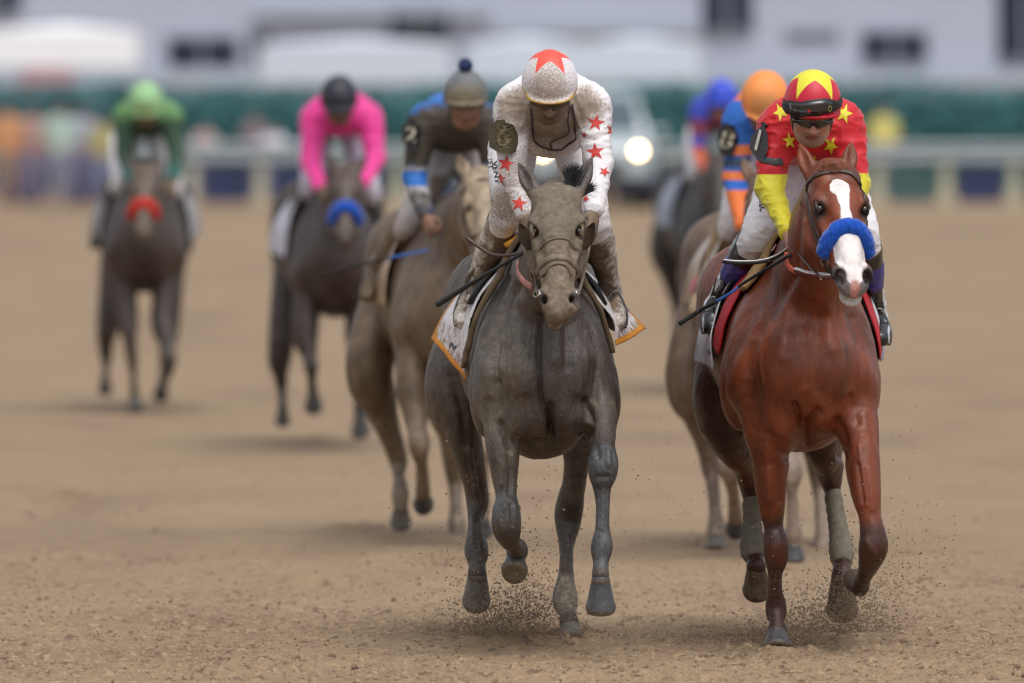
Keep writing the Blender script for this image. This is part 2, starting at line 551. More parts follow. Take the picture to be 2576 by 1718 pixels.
def lettering(txt, cx, cy, h, rot, tree, mat, parent, off=.003, sx=1., name="lettering", far=0.):
    V, F = glyphs(txt)
    ca, sa = math.cos(rot), math.sin(rot); W = []
    for x, y, z in V:
        x *= h * 1.4 * sx; y *= h * 1.4
        q, n = cast(tree, cx + x * ca + y * sa, cy - (-x * sa + y * ca), far)
        W.append(q + n * off)
    m = MB(); m.quads(W, F)
    return m.build(name, mat, parent, False)

def hair(name, roots, dirs, ln, r, mat, parent, droop=.3, seed=1, jit=.3):
    rg = random.Random(seed); m = MB()
    for a, d in zip(roots, dirs):
        l = ln * rg.uniform(.6, 1.15); d = nz(np.asarray(d) + np.array([rg.uniform(-jit, jit) for _ in range(3)]))
        pts = [np.asarray(a) + d * l * t + np.array([0, 0, -droop * l * t * t]) for t in (0, .35, .7, 1)]
        m.tube(pts, [r, r * .9, r * .6, r * .1], n=4, caps=False)
    return m.build(name, mat, parent)
# ------------------------------------------------------------------ ground
PRINTS = [(P(1438, 1612, 45.02)[0], 45.0, .045), (P(1955, 1634, 44.27)[0], 44.27, .030), (P(1265, 1600, 44.9)[0], 45.0, .03), (P(2110, 1600, 44.9)[0], 44.9, .03), (P(1860, 1610, 44.6)[0], 44.7, .025)]
_r = random.Random(21)
PRINTS += [(_r.uniform(-1, 1) * yy * .046, yy, _r.uniform(.012, .030)) for yy in [42 + 22 * _r.random() for _ in range(70)]]
def ground_height(x, y):
    p = np.stack([x, y, np.zeros_like(x)], -1)
    a = np.clip((62 - y) / 18, 0, 1)          # raked, hoof-churned cushion of sand
    h = .012 * vnoise(p, 1.3, 1) + .010 * vnoise(p * np.array([1, .6, 1]), 5., 2)
    h += a * (.008 * np.abs(vnoise(p, 14., 3)) + .007 * np.maximum(vnoise(p, 50., 4), 0) + .014 * np.maximum(vnoise(p, 105., 5) - .05, 0))
    h += a * .014 * np.maximum(vnoise(p, 24., 6) - .42, 0) * 2
    h -= a * .03 * np.maximum(vnoise(p * np.array([1, .55, 1]), 3.1, 8) - .45, 0)
    for px_, py_, a_ in PRINTS:          # hoof prints: a pit with a pushed-up rim
        m = (np.abs(x - px_) < .4) & (np.abs(y - py_) < .5)
        if m.any():
            r = np.hypot(x[m] - px_, (y[m] - py_) * .8); h[m] += a_ * (np.exp(-((r - .12) / .05) ** 2) - 1.1 * np.exp(-(r / .085) ** 2)) * (1 + .5 * vnoise(np.stack([x[m], y[m], 0 * r], -1), 22., 14))
    q = x * .97 + y * .055
    h = h + a * .0045 * np.sin(q * 2 * math.pi / .105) * np.clip(vnoise(p, .9, 15) + .2, 0, 1)     # harrow lines
    return h - .02

def grid_rows(ys, width, step):
    V, F, prev = [], [], None
    for y in ys: pass

sand_mat = material("wet_sand", (.262, .184, .112), rough=.8, spec=.25, var=.10, vs=.9,
                    layers=(("damp", (.185, .125, .078), .25, 9., .5), ("clod", (.13, .085, .052), .18, 70., .75), ("grain", (.32, .228, .140), .22, 130., .8)), bump=1., bs=130.)
def build_ground():
    ys = [41.0]
    while ys[-1] < 1200:
        y = ys[-1]
        ys.append(y + (.0095 if y < 47 else .02 if y < 52 else .05 if y < 60 else .3 if y < 80 else y * .05))
    ys = np.array(ys)
    nx = 520
    u = np.linspace(-1, 1, nx)
    fine = ys < 60
    W = np.where(ys < 60, ys * .0485 + .25, np.maximum(ys * .0485 + .25, (ys - 60) * 3 + 3))
    X = u[None, :] * W[:, None]; Yg = np.repeat(ys[:, None], nx, 1)
    Z = ground_height(X, Yg) * np.clip((140 - Yg) / 40, 0, 1)
    V = np.stack([X, Yg, Z], -1).reshape(-1, 3)
    i = np.arange(len(ys) - 1)[:, None] * nx + np.arange(nx - 1)[None, :]
    Q = np.stack([i, i + 1, i + nx + 1, i + nx], -1).reshape(-1, 4)
    q = V * np.array([1, .8, 0])
    d = .26 * vnoise(q, .55, 21) + .30 * vnoise(q * np.array([1, .35, 1]), 2.2, 22) - .26
    c = vnoise(q, 17., 23) * .6 + vnoise(q, 40., 24) * .6 - .42
    g = vnoise(q, 60., 25) - .30
    near = np.clip((60 - V[:, 1]) / 12, 0, 1)
    o = put("dirt_track", V, Q, sand_mat, None, True, {"damp": d, "clod": c * near - .3 * (1 - near), "grain": g * near - .4 * (1 - near)})
    tag(o, "brown raked dirt race track with hoof churned sand", None, None, "structure")
    # the land either side and in front of the detailed strip
    m = MB()
    s = 900.
    for y0, y1, x0, x1 in ((-60, 1150, -700, 700),):
        m.quads([(x0, y0, -.075), (x1, y0, -.075), (x1, y1, -.075), (x0, y1, -.075)], [(0, 1, 2, 3)])
    o = m.build("track_verge", sand_mat, None, False, {"damp": [-.3] * len(m.v), "clod": [-1] * len(m.v), "grain": [-1] * len(m.v)})
    tag(o, "plain brown sand reaching away from the raked strip", None, None, "structure")
build_ground()

def clods(name, n, pos, size, mat, label, seed=3):
    """loose crumbs of sand: one uncountable mass"""
    rg = np.random.default_rng(seed)
    base = np.array([(0, 0, 1), (.94, 0, .33 - .66), (-.47, .82, -.33), (-.47, -.82, -.33), (0.5, .5, .6), (-.6, .1, .5)], float)
    tri = np.array([(0, 4, 2), (0, 5, 3), (4, 1, 2), (0, 3, 4), (3, 1, 4), (5, 2, 3), (0, 2, 5), (1, 3, 2)])
    Vs, Fs = [], []
    C = pos(rg, n); S = size(rg, len(C))
    for i in range(len(C)):
        q = base * (1 + rg.uniform(-.35, .35, base.shape)) * S[i]
        a = rg.uniform(0, 6.28); ca, sa = math.cos(a), math.sin(a)
        q = q @ np.array([[ca, sa, 0], [-sa, ca, 0], [0, 0, 1]])
        Vs.append(q + C[i]); Fs.append(tri + 6 * i)
    o = put(name, np.vstack(Vs), np.vstack(Fs), mat, None, True)
    return tag(o, label, None, None, "stuff")
# ------------------------------------------------------------------ horses
HOOF_L = (("coronet", (.085, .060, .042), .03, 30., .03), ("rim", (.13, .10, .07), .10, 40., .12))
hoof_dark = material("hoof_horn", (.060, .062, .066), rough=.42, var=.35, vs=30., bump=.5, bs=90., mott=.2, layers=HOOF_L)
hoof_mud = material("muddy_hoof", (.135, .125, .105), rough=.6, var=.35, vs=25., bump=.5, bs=90., mott=.25, layers=HOOF_L)
eye_mat = material("horse_eye", (.012, .009, .008), rough=.08, spec=.6, var=0)
leather = material("wet_brown_leather", (.045, .022, .014), rough=.38, spec=.5, var=.25, vs=40., bump=.3, bs=160.)
leather_mud = material("muddy_leather", (.16, .125, .09), rough=.6, var=.35, vs=40., bump=.4, bs=160.)
steel = material("bit_steel", (.55, .55, .56), rough=.3, metal=.9, var=.1)

class Frame: pass

def head_frame(pa, pb, yaw):
    f = Frame(); f.o = np.asarray(pa); d = np.asarray(pb) - f.o
    f.L = np.linalg.norm(d); f.t = d / f.L; f.k = f.L / .62
    u = np.array([1., 0, 0]); u -= f.t * (u @ f.t); u = nz(u)
    n = np.cross(f.t, u)
    if n[1] > 0: n = -n
    c, s = math.cos(yaw), math.sin(yaw)
    f.u = u * c + n * (-s); f.n = n * c + u * s          # yaw > 0 turns the face towards the right of the picture
    f.at = lambda t, uu=0., nn=0.: f.o + f.t * (t * f.L) + f.u * (uu * f.k) + f.n * (nn * f.k)
    f.M = np.array([f.u, f.n, f.t])
    return f

def horse_head(F, f, ears, nost=1., mouth=0.):
    k = f.k
    st = [(-.03, -.035, .064, .06), (.10, -.028, .092, .098), (.22, -.036, .106, .124), (.34, -.042, .103, .136), (.46, -.034, .092, .120), (.58, -.014, .080, .094),
          (.70, .000, .070, .074), (.80, .005, .066, .064), (.89, .006, .066, .058), (.945, .000, .054, .046)]
    F.add(Chain([(*f.at(t, 0, c), w * k, d * k) for t, c, w, d in st], f.u, 4), .05)
    E = lambda t, u, n, r, kk=.02: F.add(Ell(f.at(t, u, n), np.array(r) * k, f.M), kk)
    for s in (-1, 1):
        E(.345, s * .088, .038, (.022, .032, .040), .03)                      # brow and orbit
        E(.32, s * .078, .056, (.024, .018, .045), .035)
        F.add(Chain([(*f.at(.43, s * .080, .022), .014 * k, .014 * k), (*f.at(.60, s * .070, .022), .011 * k, .011 * k)], f.n, 2), .025)   # facial crest
        F.add(Chain([(*f.at(.20, s * .085, -.08), .03 * k, .03 * k), (*f.at(.38, s * .086, -.115), .032 * k, .036 * k), (*f.at(.54, s * .064, -.10), .026 * k, .028 * k)], f.n, 3), .04)   # jaw bone
        E(.885, s * .052, .032, (.028, .026, .052), .022)                     # nostril wings
        E(.12, s * .052, .05, (.04, .03, .05), .04)
    E(.955, 0, .012, (.049, .032, .028), .022)                                # upper lip
    E(.955 + mouth * .25, 0, -.038 - mouth, (.040 + mouth * .3, .019, .046), .020)          # lower lip and chin
    F.add(Chain([(*f.at(.26, 0, .085), .055 * k, .02 * k), (*f.at(.60, 0, .072), .036 * k, .02 * k), (*f.at(.82, 0, .062), .030 * k, .016 * k)], f.u, 3), .03)
    for s in (-1, 1):
        F.sub(Ell(f.at(.375, s * .110, .050), np.array((.018, .020, .024)) * k, f.M), .014)     # eye socket
        F.sub(Ell(f.at(.44, s * .092, .055), np.array((.018, .016, .045)) * k, f.M), .03)
        F.sub(Chain([(*f.at(.50, s * .082, .060), .010, .010), (*f.at(.78, s * .072, .044), .009, .009)], f.n, 2), .03)
        q = nost * k; F.sub(Chain([(*f.at(.900, s * .046, .004), .010 * q, .014 * q), (*f.at(.925, s * .054, .040), .0155 * q, .023 * q), (*f.at(.935, s * .058, .095), .020 * q, .026 * q)], f.u, 4), .005)
    # mouth slit
    F.sub(Chain([(*f.at(.86, s_, n_), .006, .006) for s_, n_ in ((-.06, -.018), )] + [(*f.at(.96, -.05, -.020), .005 + mouth * .2, .005), (*f.at(1.01, 0, -.022 - mouth * .4), .007 + mouth * .35, .006), (*f.at(.96, .05, -.020), .005 + mouth * .2, .005), (*f.at(.86, .06, -.018), .006, .006)], f.n, 3), .008)
    F.sub(Chain([(*f.at(.91, 0, .075), .006, .006), (*f.at(1.02, 0, .056), .008, .008)], f.u, 2), .02)
    for s in (-1, 1):
        for a, r in ((1, .0075), (-1, .0055)):
            F.add(Chain([(*f.at(.375 - .034, s * .100, .046), r * .7, r * .7), (*f.at(.375 - .018, s * .104, .045 + a * .014), r, r), (*f.at(.375 + .014, s * .103, .046 + a * .015), r, r), (*f.at(.375 + .036, s * .096, .052), r * .7, r * .7)], f.n, 3), .008)
    for b, tip, face in ears:
        b, tip = np.asarray(b), np.asarray(tip); ax = nz(tip - b); l = np.linalg.norm(tip - b)
        fr = nz(np.asarray(face) - ax * (np.asarray(face) @ ax)); sd_ = np.cross(ax, fr)
        F.add(Chain([(*(b - ax * .03), .026, .024), (*(b + ax * l * .2), .031, .023), (*(b + ax * l * .45), .034, .021), (*(b + ax * l * .72 + sd_ * 0), .022, .014), (*(b + ax * l * .92), .009, .008), (*tip, .003, .003)], sd_, 3), .02)
        F.sub(Chain([(*(b + ax * l * .16 + fr * .028), .012, .012), (*(b + ax * l * .42 + fr * .024), .019, .017), (*(b + ax * l * .72 + fr * .014), .011, .010), (*(b + ax * l * .9 + fr * .007), .004, .004)], sd_, 3), .008)

def hoof(root, mat, top, bot, rt, rb, fwd=(0, -1, 0), name="hoof"):
    rt = rt * .84
    top, bot = np.asarray(top), np.asarray(bot); ax = nz(bot - top); fw = np.asarray(fwd, float); fw = nz(fw - ax * (fw @ ax)); sd_ = np.cross(ax, fw)
    H = np.linalg.norm(bot - top); R = []
    prof = [(-.14, .72), (.0, .92), (.06, 1.0), (.10, 1.02), (.13, 1.0), (.3, None), (.5, None), (.68, None), (.80, 1.0), (.89, .975), (.95, .92), (.99, .82), (1.0, .70), (1.0, .5), (.97, .1)]
    for t, sc in prof:
        if t <= .13: r = rt * sc
        else: r = rt + (rb - rt) * (((t - .13) / .87) ** .8)
        if sc is not None and t > .75: r = rb * sc
        ring = []
        for a in np.linspace(0, 2 * math.pi, 28, endpoint=False):
            c, s = math.cos(a), math.sin(a)
            fr = 1.16 if c > 0 else .78
            ring.append(top + ax * (t * H) + (fw * (c * r * fr + .10 * t * H * (1 if c > 0 else .6)) + sd_ * s * r))
        R.append(ring)
    m = MB(); m.rings(R); tt = [p_[0] for p_ in prof for _ in range(28)]
    return m.build(name, mat, root, True, {"coronet": [.05 - abs(t - .06) for t in tt], "rim": [t - .86 for t in tt]})

def horse(S, label, group):
    """S: the pose, traced joint by joint"""
    Yc, h = S['Y'], S['h']; sc = S.get('sc', 1.)
    O = np.array([P(S['cx'], 900, Yc)[0], Yc, 0.])
    ya = math.radians(S.get('yaw', 0)); bv = np.array([-math.sin(ya), math.cos(ya), 0]); sv = np.array([math.cos(ya), math.sin(ya), 0])
    wsc = S.get('wide', 1.); dz = S.get('dz', 0.)
    loc = lambda b, s, z: O + bv * b * sc + sv * s * wsc * sc + np.array([0, 0, z * sc + dz])
    root = empty(S.get('name', "race_horse"), O, label, "horse", group)
    F = Field()
    tor = [(-.02, 1.10, .12, .17), (.08, 1.11, .20, .25), (.24, 1.11, .245, .31), (.45, 1.135, .262, .355), (.70, 1.175, .285, .385), (.95, 1.19, .305, .375), (1.2, 1.20, .31, .36),
           (1.45, 1.235, .295, .33), (1.7, 1.25, .285, .315), (1.92, 1.22, .25, .28), (2.06, 1.17, .17, .2)]
    F.add(Chain([(*loc(b, 0, z), w * wsc * sc, d * sc) for b, z, w, d in tor], sv, 4), .05)
    px = lambda x, y, d: P(x, y, Yc + d)
    pa, pb = px(*S['poll']), px(*S['lip'])
    f = head_frame(pa, pb, math.radians(S.get('face', 0)))
    nb = S.get('neck', ())
    n0, n3 = loc(.42, 0, 1.30), f.at(.10, 0, -.06)
    dn = n3 - n0
    if not nb:
        nb = [(*n0, .15 * sc, .34 * sc), (*(n0 + dn * .33 + [0, 0, .00]), .125 * sc, .255 * sc), (*(n0 + dn * .66 + [0, 0, .02]), .092 * sc, .185 * sc), (*n3, .066 * sc, .092 * sc)]
    else: nb = [(*px(x, y, d), a, b) for x, y, d, a, b in nb]
    F.add(Chain(nb, sv, 5), .07)
    M = np.array([sv, bv, [0, 0, 1.]])
    E = lambda b, s, z, r, k=.04: F.add(Ell(loc(b, s, z), np.array(r) * sc * np.array([wsc, 1, 1]), M), k)
    G = lambda pts, k=.03, u=sv: F.sub(Chain([(*loc(*p[:3]), p[3], p[3]) for p in pts], u, 3), k)
    for s in (-1, 1):
        E(.00, s * .085, .985, (.085, .085, .125), .035)                  # breast muscles
        E(.06, s * .175, 1.06, (.070, .090, .12), .05)                    # point of shoulder
        F.add(Chain([(*loc(.14, s * .195, 1.02), .09 * sc, .080 * sc), (*loc(.28, s * .172, 1.25), .10 * sc, .066 * sc), (*loc(.46, s * .088, 1.45), .09 * sc, .042 * sc)], bv, 3), .06)
        E(.36, s * .205, 1.02, (.075, .15, .17), .05)                     # triceps
        E(1.72, s * .20, 1.20, (.13, .26, .27), .06)                      # thigh
        E(1.62, s * .14, 1.42, (.13, .18, .12), .08)                      # point of hip, croup
    E(1.68, 0, 1.37, (.305, .34, .235), .08)
    E(.47, 0, 1.50, (.075, .30, .125), .08)                                 # withers
    E(.30, 0, .88, (.13, .25, .10), .06)                                  # breastbone
    hoofs = []
    for L in S['legs']:
        s = L['side']
        rows = []
        if L['kind'] == 'fore': rows += [(*loc(.26, s * .165, 1.10), .085 * sc, .14 * sc)]
        else: rows += [(*loc(1.70, s * .16, 1.28), .13 * sc, .23 * sc)]
        for x, y, d, hw, ra in L['j']:
            r = MP(hw, Yc + d); rows.append((*px(x, y, d), r, r * ra))
        F.add(Chain(rows, (1, 0, 0) if 'u' not in L else L['u'], 5), .045)
        for x, y, d, hw, ra in L.get('bulge', ()):
            r = MP(hw, Yc + d); F.add(Ell(px(x, y, d), (r, r * ra, r * 1.1)), .02)
        for a in L.get('groove', ()):
            F.sub(Chain([(*px(x, y, d), .006, .006) for x, y, d in a], (1, 0, 0), 3), .02)
        if 'hoof' in L:
            (x0, y0, d0, w0), (x1, y1, d1, w1) = L['hoof']
            hoofs.append((px(x0, y0, d0), px(x1, y1, d1), MP(w0, Yc + d0), MP(w1, Yc + d1), L.get('fwd', (0, -1, 0)), L.get('hmat')))
    ears = [(px(*a), px(*b), c) for a, b, c in S['ears']]
    horse_head(F, f, ears, S.get('nost', 1.), S.get('mouth', 0.))
    for q in S.get('extra', ()): q(F, f, loc, px)
    V, Q = F.mesh(h)
    N = normals(V, Q)
    V = V + N * (.0024 * vnoise(V, 9., 31) + .0016 * vnoise(V * np.array([1, 1, .4]), 30., 32) + .0011 * (1 - np.abs(vnoise(V * np.array([1, 1, .45]), 21., 33))) ** 4)[:, None]
    if 'sculpt' in S: V = sculpt(V, N, S['sculpt'], Yc); N = normals(V, Q)
    R = Frame(); R.__dict__.update(root=root, f=f, loc=loc, px=px, V=V, Q=Q, N=N, O=O, sv=sv, bv=bv, Yc=Yc, S=S, F=F, sc=sc, nb=nb)
    attrs = S['paint'](R)
    R.body = put("body", V, Q, S['mat'], root, True, attrs)
    R.tree = bvh(R.body)
    for a, b, r0, r1, fw, hm in hoofs: hoof(root, hm or hoof_dark, a, b, r0, r1, fw)
    for s in (-1, 1):
        m = MB(); m.ball(f.at(.375, s * .0885, .043), .0195 * f.k, n=10); m.build("eye", eye_mat, root)
    # tail: a stream of hair
    if S.get('tail', 1):
        n = 170 if h < .01 else 60; rg = random.Random(5)
        R0 = [loc(2.10, rg.uniform(-.035, .035), 1.36 + rg.uniform(-.04, .04)) for _ in range(n)]
        hair("tail", R0, [bv * .8 + sv * rg.uniform(-.1, .1) + np.array([0, 0, .05]) for _ in range(n)], .62, .0036, S['hairmat'], root, .30, 1, .13)
        # mane along the crest
        R1, D1 = [], []
        for i in range(n):
            t = rg.uniform(.12, .98); c = catmull(nb, 8); j = min(int(t * (len(c) - 1)), len(c) - 1)
            up = nz(np.cross(sv, c[min(j + 1, len(c) - 1), :3] - c[max(j - 1, 0), :3])); up = up if up[2] > 0 else -up
            R1.append(c[j, :3] + up * c[j, 4] * .93 + sv * rg.uniform(-.015, .015)); D1.append(up * .5 + sv * rg.choice((.8, 1., -.1)) + np.array([0, .3, 0]))
        hair("mane", R1, D1, .10, .005, S['hairmat'], root, .8, 9)
    return R

def pxpoly(R, poly, facing=True):
    """signed distance in metres of each vertex to a photo polygon, on the side that looks forward"""
    d = polysd(PX(R.V), poly) * R.Yc / FPX
    return np.where(R.N[:, 1] < .35, d, -.1) if facing else d

def field_of(R, items):
    """positive inside the union of the given capsules (x, y, dY, r) chains"""
    d = None
    for rows in items:
        e = -sdv(Chain([(*R.px(x, y, dd), r, r) for x, y, dd, r in rows], (1, 0, 0), 3), R.V)
        d = e if d is None else np.maximum(d, e)
    return d

wrap_mat = material("muddy_bandage", (.19, .170, .130), rough=.9, spec=.15, var=.25, vs=30., bump=.6, bs=140.)
def leg_wrap(R, js, mat=wrap_mat, inflate=.005):
    rows = [(*R.px(x, y, d), MP(w, R.Yc + d) + inflate, MP(w, R.Yc + d) * ra + inflate) for x, y, d, w, ra in js]
    F = Field(); F.add(Chain(rows, (1, 0, 0), 5), .01)
    a, b = np.array(rows[0][:3]), np.array(rows[-1][:3])
    F.cut(a, a - np.array(rows[1][:3])); F.cut(b, b - np.array(rows[-2][:3]))
    V, Q = F.mesh(.006); N = normals(V, Q)
    ax = nz(b - a); s_ = (V - a) @ ax
    V = V + N * (.0016 * np.sin(s_ * 2 * math.pi / .045 + 3 * (V[:, 0] - a[0]) / .04))[:, None]
    return put("leg_wrap", V, Q, mat, R.root)
# ------------------------------------------------------------------ the mud-caked horse in front
black_hair = material("black_hair", (.012, .012, .014), rough=.5, var=.2)
RACE = "racing thoroughbreds galloping towards the camera"
def paint_grey(R):
    V, f = R.V, R.f
    loc_t = (V - f.o) @ f.t / f.L
    inh = np.minimum.reduce([.12 - np.abs((V - f.o) @ f.u), .22 - np.abs((V - f.o) @ f.n), (loc_t + .1) * .6])
    face = np.minimum(inh, .06)
    low = field_of(R, [[(1197, 1295, 1.3, .05), (1199, 1400, 1.3, .06)], [(1424, 1394, 1.15, .04), (1424, 1530, 1.1, .06)]])
    knee = field_of(R, [[(1273, 1285, -.05, .07), (1275, 1340, -.02, .05)], [(1518, 1160, -.3, .075), (1517, 1200, -.32, .055)], [(1515, 1260, -.35, .05), (1512, 1400, -.4, .05)]])
    pale = pxpoly(R, [(1215, 860), (1290, 845), (1310, 960), (1250, 1080), (1215, 1050)])
    leg = field_of(R, [[(1265, 1090, .0, .10), (1270, 1240, 0, .06)], [(1512, 1040, 0, .075), (1520, 1110, -.1, .06)]])
    return {"crust": vnoise(R.V * np.array([1, 1, .35]), 5., 91) * .12 - .07, "face": np.where(loc_t < -.03, -.05, face), "lowmud": low, "knee": knee, "pale": np.maximum(pale, leg - .02) * .6, "nost": np.where(inh > 0, .024 - np.sqrt((((V - f.o) @ f.t / f.L - .915) * .5) ** 2 + (np.abs((V - f.o) @ f.u) - .060) ** 2 * 1.3 + ((V - f.o) @ f.n - .042) ** 2), -.03)}  # nost: painted shade that darkens the nostril holes
grey_mat = material("muddy_coat", (.052, .040, .033), rough=.44, spec=.45, var=.42, vs=5., bump=.8, bs=85., bd=.007, mott=.22, streak=.45, speck=((.19, .16, .12), 210., .40), layers=(("crust", (.125, .100, .078), .12, 7., .30, .68, .75), 
    ("pale", (.125, .105, .078), .05, 12., .07, .6), ("face", (.150, .112, .080), .03, 28., .06, .75), ("knee", (.055, .057, .060), .025, 18., .02, .45),
    ("lowmud", (.235, .20, .155), .02, 30., .02, .8), ("nost", (.022, .018, .015), .012, 50., .003)))
GREY_SCULPT = [
    ([(1356, 800), (1352, 900), (1358, 1000), (1380, 1050), (1384, 1100)], 9, -.012), ([(1384, 1020), (1385, 1095)], 8, -.014),
    ([(1337, 1062)], 34, .020), ([(1424, 1050)], 36, .018), ([(1300, 1105), (1345, 1108), (1385, 1120), (1430, 1108), (1470, 1085)], 12, -.012),
    ([(1256, 1065), (1272, 1105), (1282, 1130)], 10, -.014), ([(1475, 1010), (1482, 1050), (1478, 1100)], 10, -.014),
    ([(1300, 720), (1268, 790), (1252, 880), (1258, 960)], 10, -.010), ([(1275, 700), (1235, 790), (1218, 880)], 9, -.007), ([(1262, 930)], 40, .012), ([(1280, 800), (1270, 860)], 16, .009),
    ([(1463, 730), (1492, 820), (1505, 920), (1498, 1000)], 10, -.009), ([(1485, 900)], 30, .009), ([(1400, 800), (1398, 900)], 24, .008), ([(1310, 760), (1308, 880), (1318, 980)], 16, .008), ([(1445, 780), (1455, 900), (1450, 980)], 16, .008),
    ([(1282, 1150), (1285, 1210), (1280, 1240)], 6, -.006), ([(1258, 1160), (1262, 1220)], 6, .004), ([(1272, 1270), (1258, 1300), (1262, 1335)], 6, .004), ([(1287, 1270), (1290, 1320)], 5, -.004),
    ([(1500, 1120), (1505, 1150)], 6, -.005), ([(1530, 1135), (1532, 1170)], 7, .004), ([(1516, 1230), (1515, 1330)], 4, .003), ([(1505, 1200), (1530, 1200)], 6, -.004),
    ([(1300, 990), (1290, 930), (1300, 860), (1290, 800)], 5, .0035), ([(1470, 960), (1462, 900), (1470, 840)], 5, .0035), ([(1262, 1090), (1268, 1150), (1264, 1220)], 4, .003), ([(1330, 820), (1322, 900)], 14, -.006), ([(1420, 820), (1425, 920)], 14, -.006), ([(1240, 800), (1228, 900), (1232, 990)], 14, .006),
    ([(1507, 1260), (1506, 1330)], 3, .002), ([(1415, 1400), (1414, 1480)], 4, .003), ([(1434, 1400), (1434, 1480)], 4, .003), ([(1190, 1300), (1190, 1370)], 4, .003),
    ([(1180, 1130), (1192, 1200), (1198, 1240)], 6, .005), ([(1205, 1180), (1212, 1240)], 6, -.005), ([(1140, 950), (1165, 1050), (1172, 1110)], 14, -.008)]
GREY = dict(sculpt=[(a, b, c * 2.3) for a, b, c in GREY_SCULPT], Y=44.0, h=.006, cx=1370, yaw=2.6, dz=-.02, poll=(1399, 482, -.45), lip=(1404, 794, -.80), face=0, mat=grey_mat, hairmat=black_hair, paint=paint_grey, mouth=.008, nost=.85,
    ears=[((1346, 488, -.42), (1303, 408, -.36), (-.25, -1, .1)), ((1453, 484, -.42), (1489, 396, -.36), (.25, -1, .1))],
    legs=[
        dict(kind='fore', side=-1, j=[(1262, 1060, .06, 47, 1.35), (1266, 1130, .02, 43, 1.35), (1270, 1195, .0, 33, 1.3), (1273, 1250, -.03, 27, 1.2), (1273, 1290, -.06, 36, 1.05), (1274, 1328, -.06, 37, 1.0), (1281, 1358, .0, 26, 1.0), (1288, 1366, .12, 19, 1.0), (1296, 1376, .24, 20, 1.1), (1301, 1384, .33, 27, 1.1), (1300, 1398, .36, 19, 1.1)],
             hoof=((1299, 1392, .36, 24), (1293, 1434, .25, 34)), fwd=(0, .6, -.8)),
        dict(kind='fore', side=1, j=[(1508, 1040, .05, 43, 1.35), (1512, 1085, -.07, 37, 1.2), (1517, 1130, -.2, 31, 1.05), (1518, 1165, -.28, 38, 1.0), (1517, 1192, -.29, 36, 1.0), (1515, 1222, -.28, 24, 1.1), (1516, 1268, -.29, 18, 1.35), (1515, 1330, -.31, 18, 1.35), (1514, 1376, -.33, 27, 1.05), (1512, 1412, -.35, 20, 1.1), (1511, 1446, -.38, 22, 1.1)],
             hoof=((1511, 1452, -.38, 28), (1511, 1540, -.35, 39))),
        dict(kind='hind', side=1, j=[(1490, 1000, 1.30, 70, 1.6), (1458, 1120, 1.22, 38, 1.7), (1446, 1210, 1.30, 30, 1.5), (1432, 1280, 1.40, 35, 1.35), (1428, 1320, 1.40, 31, 1.25), (1425, 1375, 1.34, 19, 1.35), (1424, 1440, 1.25, 18, 1.35), (1422, 1508, 1.14, 31, 1.1), (1427, 1540, 1.08, 21, 1.1), (1432, 1566, 1.05, 24, 1.1)],
             hoof=((1433, 1567, 1.05, 29), (1438, 1616, 1.02, 39)), hmat=hoof_mud),
        dict(kind='hind', side=-1, j=[(1152, 940, 1.55, 78, 1.7), (1160, 1050, 1.5, 50, 1.8), (1178, 1140, 1.55, 38, 1.6), (1196, 1215, 1.64, 30, 1.5), (1201, 1258, 1.66, 29, 1.4), (1197, 1300, 1.62, 20, 1.4), (1197, 1336, 1.56, 20, 1.35), (1199, 1388, 1.47, 30, 1.1), (1200, 1415, 1.44, 22, 1.05), (1200, 1440, 1.42, 24, 1.05)],
             hoof=((1201, 1440, 1.42, 29), (1198, 1520, 1.50, 36)), hmat=hoof_mud),
    ])
gh = horse(GREY, "dark horse caked in grey mud, galloping under the jockey in white", RACE)
